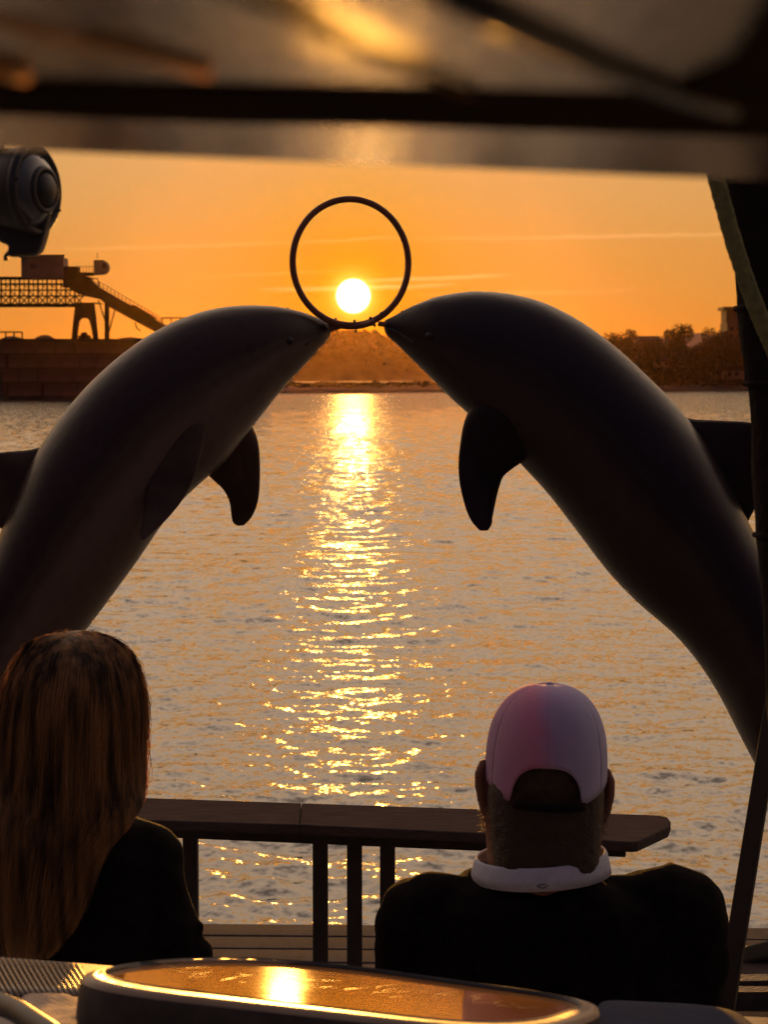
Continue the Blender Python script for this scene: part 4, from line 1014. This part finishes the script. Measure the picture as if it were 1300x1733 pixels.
# ------------------------------------------------------------------ cabin top, hatch and what lies round it
hp = P(476, 1738, 1.845)
HN = ((CAM - hp).normalized() + SUN).normalized()           # the lid slopes down to the bow, as the deck camber does
def PH(px, py, lift=0.0):
    d = (P(px, py, 1) - CAM); s_ = (hp + HN * lift - CAM).dot(HN) / d.dot(HN); return CAM + d * s_
def cabin():
    t = empty('cabin_top', (0, 1.6, 1.3)); tag(t, 'sloping cabin top with rounded edge carrying the hatch', 'roof')
    L = -.075
    far = [PH(-500, 1606, L), PH(-60, 1612, L), PH(135, 1627, L), PH(420, 1650, L), PH(1000, 1706, L), PH(1240, 1716, L), PH(1460, 1726, L)]
    near = [PH(1460, 2300, L), PH(-500, 2300, L)]
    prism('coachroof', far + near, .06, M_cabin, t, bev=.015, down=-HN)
    fr = Vector((0, 0, 0)); a = far[0]; c = far[-1]
    prism('front_wall', [Vector((a.x, a.y - .06, a.z - .05)), Vector((c.x, c.y - .06, c.z - .05)), Vector((c.x, c.y - .02, 1.22)), Vector((a.x, a.y - .02, 1.22))], .05, M_cabin, t, down=Vector((0, -1, 0)))
cabin()
def rounded(poly, n=8, k=.30):
    """round the corners of a quad of points, k share per corner list"""
    out = []; m_ = len(poly); ks = k if isinstance(k, (list, tuple)) else [k] * m_
    for i in range(m_):
        a, b_, c = poly[i - 1], poly[i], poly[(i + 1) % m_]; d = min((a - b_).length, (c - b_).length) * ks[i]
        s0 = b_ + (a - b_).normalized() * d; s1 = b_ + (c - b_).normalized() * d
        for q in range(n + 1):
            u = q / n; out.append(s0 * (1 - u) ** 2 + b_ * 2 * u * (1 - u) + s1 * u * u)
    return out
def hatch():
    t = empty('deck_hatch', hp - HN * .06); tag(t, 'white deck hatch with a smoked, scratched lid reflecting the sun', 'hatch')
    outer = [PH(14, 1656), PH(411, 1608.3), PH(1062, 1697), PH(915, 1756)]
    inner = [PH(70, 1650), PH(409, 1609.5), PH(1015, 1695), PH(873, 1743)]
    R = rounded(outer, 10, [.45, .55, .42, .45]); Ri = rounded(inner, 10, [.45, .55, .30, .45])
    n = len(R); cen = sum(R, Vector()) / n
    def off(ring, k, z): return [cen + (v - cen) * k + HN * z for v in ring]
    rings = [off(R, .955, -.055), off(R, .985, -.052), off(R, 1.0, -.040), off(R, 1.0, -.014), off(R, .996, -.005), off(R, .988, .0), [v + HN * .001 for v in Ri], [v - HN * .004 for v in Ri]]
    V, Fc = ringed(rings[:5], False); fixn(pyd('coaming', V, Fc, mat('shaded_coaming', (.075, .062, .055), .6, spec=.2, var=.3, vscale=30, bump=.1), t))  # side of the white hatch, its shade put into a darker colour
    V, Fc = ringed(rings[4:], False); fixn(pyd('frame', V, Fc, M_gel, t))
    prism('lid_glass', [cen + (v - cen) * .995 - HN * .003 for v in Ri], .006, M_acryl, t, down=-HN)
    V, Fc = ringed([[v + HN * .0012 for v in off(Ri, 1.002, 0)], [v + HN * .002 for v in off(Ri, .994, 0)], [v - HN * .0028 for v in off(Ri, .988, 0)]], False)
    fixn(pyd('gasket', V, Fc, M_black, t))
    # hinge blocks and latch on the near side
    for x0, x1, y0 in ((262, 318, 1688), (712, 760, 1735)):
        prism('hinge', [PH(x0, y0, -.012), PH(x1, y0 + 5, -.012), PH(x1, y0 + 26, -.03), PH(x0, y0 + 20, -.03)], .02, M_gel, t, bev=.003, down=-HN)
    prism('latch', [PH(318, 1694, -.014), PH(372, 1699, -.014), PH(372, 1722, -.032), PH(318, 1716, -.032)], .02, M_black, t, bev=.003, down=-HN)
    rr = random.Random(8)
    V = []; Fc = []
    for k in range(46):                                    # scratches standing out of the acrylic as fine burrs
        x = rr.uniform(260, 900); lo_ = 1620 + (x - 240) * .10; y = lo_ + rr.uniform(6, 26); a = PH(x, y, -.0026); b_ = PH(x + rr.uniform(10, 46), y + rr.uniform(-5, 4), -.0026)
        w = (b_ - a).normalized().cross(HN) * .00022; q = len(V); V += [a - w, a + w, b_]; Fc.append((q, q + 1, q + 2))
    s_ = pyd('scratch_marks', V, Fc, mat('scratched_edge', (.8, .62, .4), .35), t, False); s_['kind'] = 'stuff'
hatch()
def cushion():
    ring = rounded([PH(1000, 1745, -.06), PH(1012, 1728, -.06), PH(1236, 1738, -.06), PH(1300, 1790, -.06), PH(1260, 2000, -.06), PH(1040, 2000, -.06)], 6, .4)
    c = sum(ring, Vector()) / len(ring)
    R_ = [[c + (v - c) * k + HN * z for v in ring] for k, z in ((.97, -.02), (1, -.01), (1, .012), (.985, .022), (.95, .028), (.7, .034), (.3, .036), (.02, .036))]
    V, Fc = ringed(R_); o = fixn(pyd('cushion', V, Fc, mat('blue_canvas', (.014, .022, .05), .9, spec=.15, var=.3, vscale=30, bump=.3, bscale=300)))
    tag(o, 'dark blue cushion at the bottom edge right of the hatch', 'cushion')
cushion()
def mat_ribs():
    t = empty('ribbed_mat', PH(60, 1655, -.07)); tag(t, 'ribbed rubber mat on the cabin top left of the hatch', 'mat')
    prism('backing', [PH(-260, 1622, -.072), PH(0, 1620, -.072), PH(140, 1632, -.072), PH(118, 1688, -.072), PH(0, 1692, -.072), PH(-260, 1700, -.072)], .004, M_black, t, down=-HN)
    base = None
    for k in range(44):
        x = -270 + k * 9.6; a = PH(x - 14, 1622 + max(0, x) * .08, -.066); b_ = PH(x + 22, 1688, -.066)
        w = (b_ - a).normalized().cross(HN).normalized() * .0023; rings = []
        for q in np.linspace(0, 1, 5):
            c = a.lerp(b_, q); rings.append([c + w * math.cos(h) * 1.0 + HN * .0030 * math.sin(h) for h in np.linspace(0, 2 * PI, 8, endpoint=False)])
        V, Fc = ringed(rings); fixn(pyd('rib', V, Fc, M_rib, t))
mat_ribs()
def towel():
    V = []; Fc = []; nx, ny = 46, 24
    for i in range(nx):
        for j in range(ny):
            u, v = i / (nx - 1), j / (ny - 1); q = PH(20 + 200 * u + 30 * v, 1694 + 80 * v - 10 * u, -.066)
            h = .006 + .010 * (1 + math.sin(u * 9 + v * 5 + 2 * noise.noise(Vector((u * 3, v * 3, 0))))) * .5 + .006 * noise.noise(Vector((u * 6, v * 6, 2)))
            h *= min(1, u * 8, v * 8, (1 - u) * 8) * 1.0
            V.append(q + HN * max(0.001, h))
    for i in range(nx - 1):
        for j in range(ny - 1): Fc.append((i * ny + j, (i + 1) * ny + j, (i + 1) * ny + j + 1, i * ny + j + 1))
    o = fixn(pyd('towel', V, Fc, M_cloth)); o.modifiers.new('s', 'SOLIDIFY').thickness = .004
    tag(o, 'crumpled cream cloth on the cabin top below the hatch corner', 'cloth')
towel()
o = tube('grab_bar', [PH(-90, 1672, -.03), PH(-20, 1690, -.02), PH(30, 1712, -.02), PH(80, 1745, -.02), PH(150, 1800, -.03)], .011, M_dark_metal, None, 14); tag(o, 'dark curved grab bar at the lower left corner by the ribbed mat', 'grab bar')

# ------------------------------------------------------------------ spotlight at the upper left
def spot():
    Y = 2.2; p = lambda x, y, d=0: P(x, y, Y + d)
    t = empty('spotlight', p(-10, 240)); tag(t, 'dark round searchlight with a ringed lens hanging at the upper left', 'lamp')
    ax = Vector((.80, .35, 0)).normalized() * 1.0; ax = Vector((1, -.45, 0)).normalized(); up = Vector((0, 0, 1)); sd = ax.cross(up).normalized()
    c = p(52, 322)
    def lathe(name, prof, m, par, cc=c, zs=1.0, nseg=40):
        rings = [[cc + ax * a + (sd * math.cos(q) + up * math.sin(q) * zs) * r_ for q in np.linspace(0, 2 * PI, nseg, endpoint=False)] for a, r_ in prof]
        V, Fc = ringed(rings); return fixn(pyd(name, V, Fc, m, par))
    k = Y / F
    lathe('housing', [(-.085, .002), (-.08, .02), (-.06, .034), (-.02, .043), (0, .0455), (.006, .0445), (.008, .041)], M_black, t, zs=1.02)
    lathe('bezel', [(-.004, .0435), (.003, .0465), (.008, .0455), (.011, .042), (.008, .040)], M_dark_metal, t, zs=1.04)
    lathe('reflector', [(.004, .041), (.009, .038), (.016, .026), (.0165, .024), (.010, .023)], M_lens, t)
    lathe('lens_ring', [(.014, .0255), (.019, .0245), (.021, .021), (.018, .0195), (.016, .0195)], M_dark_metal, t)
    lathe('lens', [(.012, .019), (.020, .018), (.025, .012), (.0262, .002)], M_black, t)
    # yoke narrowing downward and the hooked lever beneath
    prism('yoke', [p(-60, 250), p(58, 252), p(78, 300), p(86, 335), p(83, 362), p(74, 400), p(66, 425), p(58, 430), p(48, 432), p(8, 433), p(14, 415), p(2, 411), p(-8, 405), p(-60, 395)], .030, M_black, t, bev=.004, down=Vector((0, 1, 0)))
    tube('lever', [p(52, 427, .01), p(25, 428, .01), p(12, 429, .01), p(9, 434, .01), p(9, 441, .01)], .0024, M_black, t, 10)
    tube('stem', [p(-10, 330, .01), p(-14, 180, .01), p(-14, 60, -.3)], .012, M_dark_metal, t, 12)
    for a in (0.2, 1.9, 3.6, 5.2): sphere('screw', c + ax * .011 + (sd * math.cos(a) + up * math.sin(a)) * .0425, .0017, M_dark_metal, t, 8, 6)
spot()

# ------------------------------------------------------------------ rolled canvas, strap and leaning stay at the right
def canvas():
    Y = 2.7; t = empty('rolled_canvas', P(1290, 900, Y)); tag(t, 'black rolled canvas side curtain lashed along the right edge', 'curtain')
    left = [(1222, 120), (1226, 300), (1240, 420), (1247, 480), (1252, 535), (1258, 600), (1262, 640), (1268, 662), (1272, 720), (1275, 790), (1281, 870), (1284, 930), (1291, 1010), (1296, 1100), (1300, 1200), (1304, 1300), (1308, 1700)]
    L = cr(left, 90); rings = []
    for i, (x, y) in enumerate(L):
        w = (1480 - x) / 2; c = P(x + w, y, Y); hw = w * Y / F; ring = []
        for a in np.linspace(0, 2 * PI, 40, endpoint=False):
            k = 1 + .035 * noise.noise(Vector((math.cos(a) * 2.4, math.sin(a) * 2.4, i * .11))) + .012 * noise.noise(Vector((math.cos(a) * 8, math.sin(a) * 8, i * .35)))
            ring.append(c + Vector((-hw * math.cos(a) * (k if abs(a - 0) > .0 else 1), .06 * math.sin(a) * k, 0)))
        rings.append(ring)
    V, Fc = ringed(rings); fixn(pyd('canvas', V, Fc, M_canvas, t))
    for yy in (520, 650, 905):
        i = int(np.argmin(abs(L[:, 1] - yy))); path = [c + (c - sum(rings[i], Vector()) / 40) * .012 for c in rings[i]]; tube('lashing', path + [path[0]], .004, M_canvas, t, 8)
canvas()
def strap():
    Y = 2.42; t = empty('webbing_strap', P(1213, 290, Y)); tag(t, 'frayed green webbing strap slanting across the rolled black canvas', 'strap')
    path = cr([(1196, 200), (1205, 262), (1213, 302), (1226, 352), (1243, 412), (1262, 470), (1282, 525), (1305, 578), (1335, 650), (1380, 760)], 90); V = []; r = random.Random(6)
    for i, (x, y) in enumerate(path):
        x0, y0 = path[max(i - 1, 0)]; x1, y1 = path[min(i + 1, len(path) - 1)]; d = Vector((x1 - x0, y1 - y0)).normalized(); nx, ny = d.y, -d.x
        e = [13.0 + r.uniform(-.8, .8), 13.0 + r.uniform(-.8, .8)]
        for q, k in ((e[0], 1), (e[0] * .8, .6), (0, 0), (-e[1] * .8, -.6), (-e[1], -1)): V.append(P(x + nx * q, y + ny * q, Y + .002 * (k * k)))
    n = 5; Fc = [(i * n + j, (i + 1) * n + j, (i + 1) * n + j + 1, i * n + j + 1) for i in range(len(path) - 1) for j in range(n - 1)]
    o = fixn(pyd('webbing', V, Fc, M_strap, t)); o.modifiers.new('s', 'SOLIDIFY').thickness = .0022
    fr = []
    for k in range(420):
        i = r.randrange(2, len(path) - 2); j = r.choice((0, 4)); a = Vector(V[i * n + j]); mid = Vector(V[i * n + 2]); out = (a - mid).normalized(); L = r.uniform(.0004, .0022)
        fr.append([a - out * .001, a + out * L * .5 + Vector((0, 0, r.uniform(-.001, .001))), a + out * L + Vector((0, r.uniform(-.001, .001), r.uniform(-.0015, .0015)))])
    strands('fray', fr, .00022, M_strap, t)
strap()
def stay():
    Y0, Y1 = 3.55, 3.95; t = empty('leaning_stay', P(1222, 1745, Y0)); tag(t, 'dark flat stay leaning up from beside the pullover to the rolled canvas', 'pole')
    a = P(1316, 1160, Y1); b_ = P(1222, 1745, Y0); w = .016
    V, Fc = bar_vf(b_, a, .034, .018); o = fixn(pyd('pole', V, Fc, mat('brown_stay', (.02, .013, .009), .7, spec=.2, var=.3, vscale=20), t, False)); bevel(o, .003)
    tube('foot_ring', [b_ + Vector((.03 * math.cos(q), .03 * math.sin(q), 0)) for q in np.linspace(0, 2 * PI, 17)], .008, M_dark_metal, t, 8)
    tube('foot_post', [Vector((b_.x, b_.y, 1.22)), b_ + Vector((0, 0, .01))], .014, M_dark_metal, t, 12)
stay()

# ------------------------------------------------------------------ raised windscreen just above the camera (out of focus)
def overhead():
    t = empty('raised_windscreen', (0, .4, 3.09)); tag(t, 'raised windscreen panel close overhead, its glossy underside mirroring the sunlit water', 'windscreen')
    a, b_, c = P(0, 262, .74), P(1300, 307, .70), P(650, -40, .3275)
    N = (b_ - a).cross(c - a).normalized()
    if N.z > 0: N = -N                                    # faces down
    def q(px, py, lift=0.0):
        d = P(px, py, 1) - CAM; s_ = (a - CAM + N * lift).dot(N) / d.dot(N); return CAM + d * s_
    up = -N
    ext = 900
    # painted front rail, then the pane, both underside-glossy; a dark gasket bar between
    prism('front_rail', [q(-ext, 216), q(1300 + ext, 342), q(1300 + ext, 272), q(-ext, 130)], .012, M_overedge, t, down=up)
    prism('gasket_bar', [q(-ext, 168, .0008), q(650, 214, .0008), q(1300 + ext, 258, .0008), q(1300 + ext, 176, .0008), q(650, 158, .0008), q(-ext, 122, .0008)], .014, M_roofliner, t, down=up)
    m_ = q(650, 205); yb = (m_.z - 3 - .043 * m_.y) / ((645 + 40) / F - .043)
    e0, e1, e2 = q(0, 175), q(1300, 235), P(650, -40, yb); N2 = (e1 - e0).cross(e2 - e0).normalized()
    if N2.z > 0: N2 = -N2
    def q2(px, py, lift=0.0):
        d = P(px, py, 1) - CAM; s_ = (e0 - CAM + N2 * lift).dot(N2) / d.dot(N2); return CAM + d * s_
    A = q2(-ext, 150); B = q2(1300 + ext, 225)
    back = Vector((0, -1.2, 0)); sl = Vector((0, -1, 0)); nb = lambda v, L: v + (Vector((0, -1, 0)) - N2 * Vector((0, -1, 0)).dot(N2)).normalized() * L
    prism('pane', [A, B, nb(B, 1.1), nb(A, 1.1)], .006, M_overhead, t, down=up)
    # rods added under the pane to stand in for mirrored dark and amber lines
    tube('dark_reflection_rod', [q2(730, -20, .0015), q2(860, 45, .0015), q2(1010, 110, .0015), q2(1160, 165, .0015), q2(1240, 185, .0015)], .0022, M_black, t, 8)
    prism('gasket_bar', [q2(-ext, 190, .0006), q2(650, 214, .0006), q2(1300 + ext, 262, .0006), q2(1300 + ext, 190, .0006), q2(650, 150, .0006), q2(-ext, 118, .0006)], .0009, M_roofliner, t, down=-N2)
    tube('dark_reflection_streak', [q2(330, -40, .0015), q2(480, 20, .0015), q2(600, 82, .0015), q2(800, 160, .0015)], .0011, M_roofliner, t, 8)
    tube('amber_reflection_rod', [q2(-60, 20, .0015), q2(80, 55, .0015), q2(230, 90, .0015), q2(350, 122, .0015)], .0016, mat('amber_reflection', (.55, .24, .05), .4), t, 8)
    tube('amber_reflection_rod', [q2(-60, 112, .0015), q2(0, 118, .0015), q2(42, 128, .0015)], .0018, mat('amber_reflection', (.7, .3, .05), .4), t, 8)
    prism('corner_gusset', [q2(1130, 160, .0015), q2(1240, 110, .0015), q2(1330, -40, .0015), q2(1500, -40, .0015), q2(1500, 240, .0015)], .006, M_roofliner, t, down=up)
    prism('corner_gusset', [q2(-200, 60, .0015), q2(130, 60, .0015), q2(260, 0, .0015), q2(240, -60, .0015), q2(-200, -60, .0015)], .004, M_overedge, t, down=up)
overhead()

def sky_blocker():  # unseen roof and rear wall, added to keep sky light off the hatch
    t = empty('sky_blocker', (0, -1.5, 1.22)); tag(t, 'unseen roof and rear wall added behind the viewer to block sky light', 'sky_blocker')
    box('blocker_roof', (-2.0, -3.4, 3.30), (2.0, .15, 3.38), M_roofliner, t, .02)
    box('blocker_wall', (-2.0, -3.5, 1.22), (2.0, -3.4, 3.38), M_roofliner, t, .01)
    for x in (-1.96, 1.90): box('blocker_pillar', (x, .0, 1.22), (x + .06, .08, 3.30), M_post, t, .01)
sky_blocker()

# ------------------------------------------------------------------ air
hz = bpy.data.materials.new('haze'); hz.use_nodes = True; nt = hz.node_tree; nt.nodes.clear()
ho = nt.nodes.new('ShaderNodeOutputMaterial'); pv = nt.nodes.new('ShaderNodeVolumePrincipled')
pv.inputs['Color'].default_value = (1, .5, .14, 1); pv.inputs['Density'].default_value = 1.05e-5; pv.inputs['Anisotropy'].default_value = .95
nt.links.new(pv.outputs[0], ho.inputs['Volume'])
hb = box('haze', (-6000, -700, -1.6), (6000, 11500, 68), hz); tag(hb, 'thin golden evening haze over the harbour', kind='stuff')
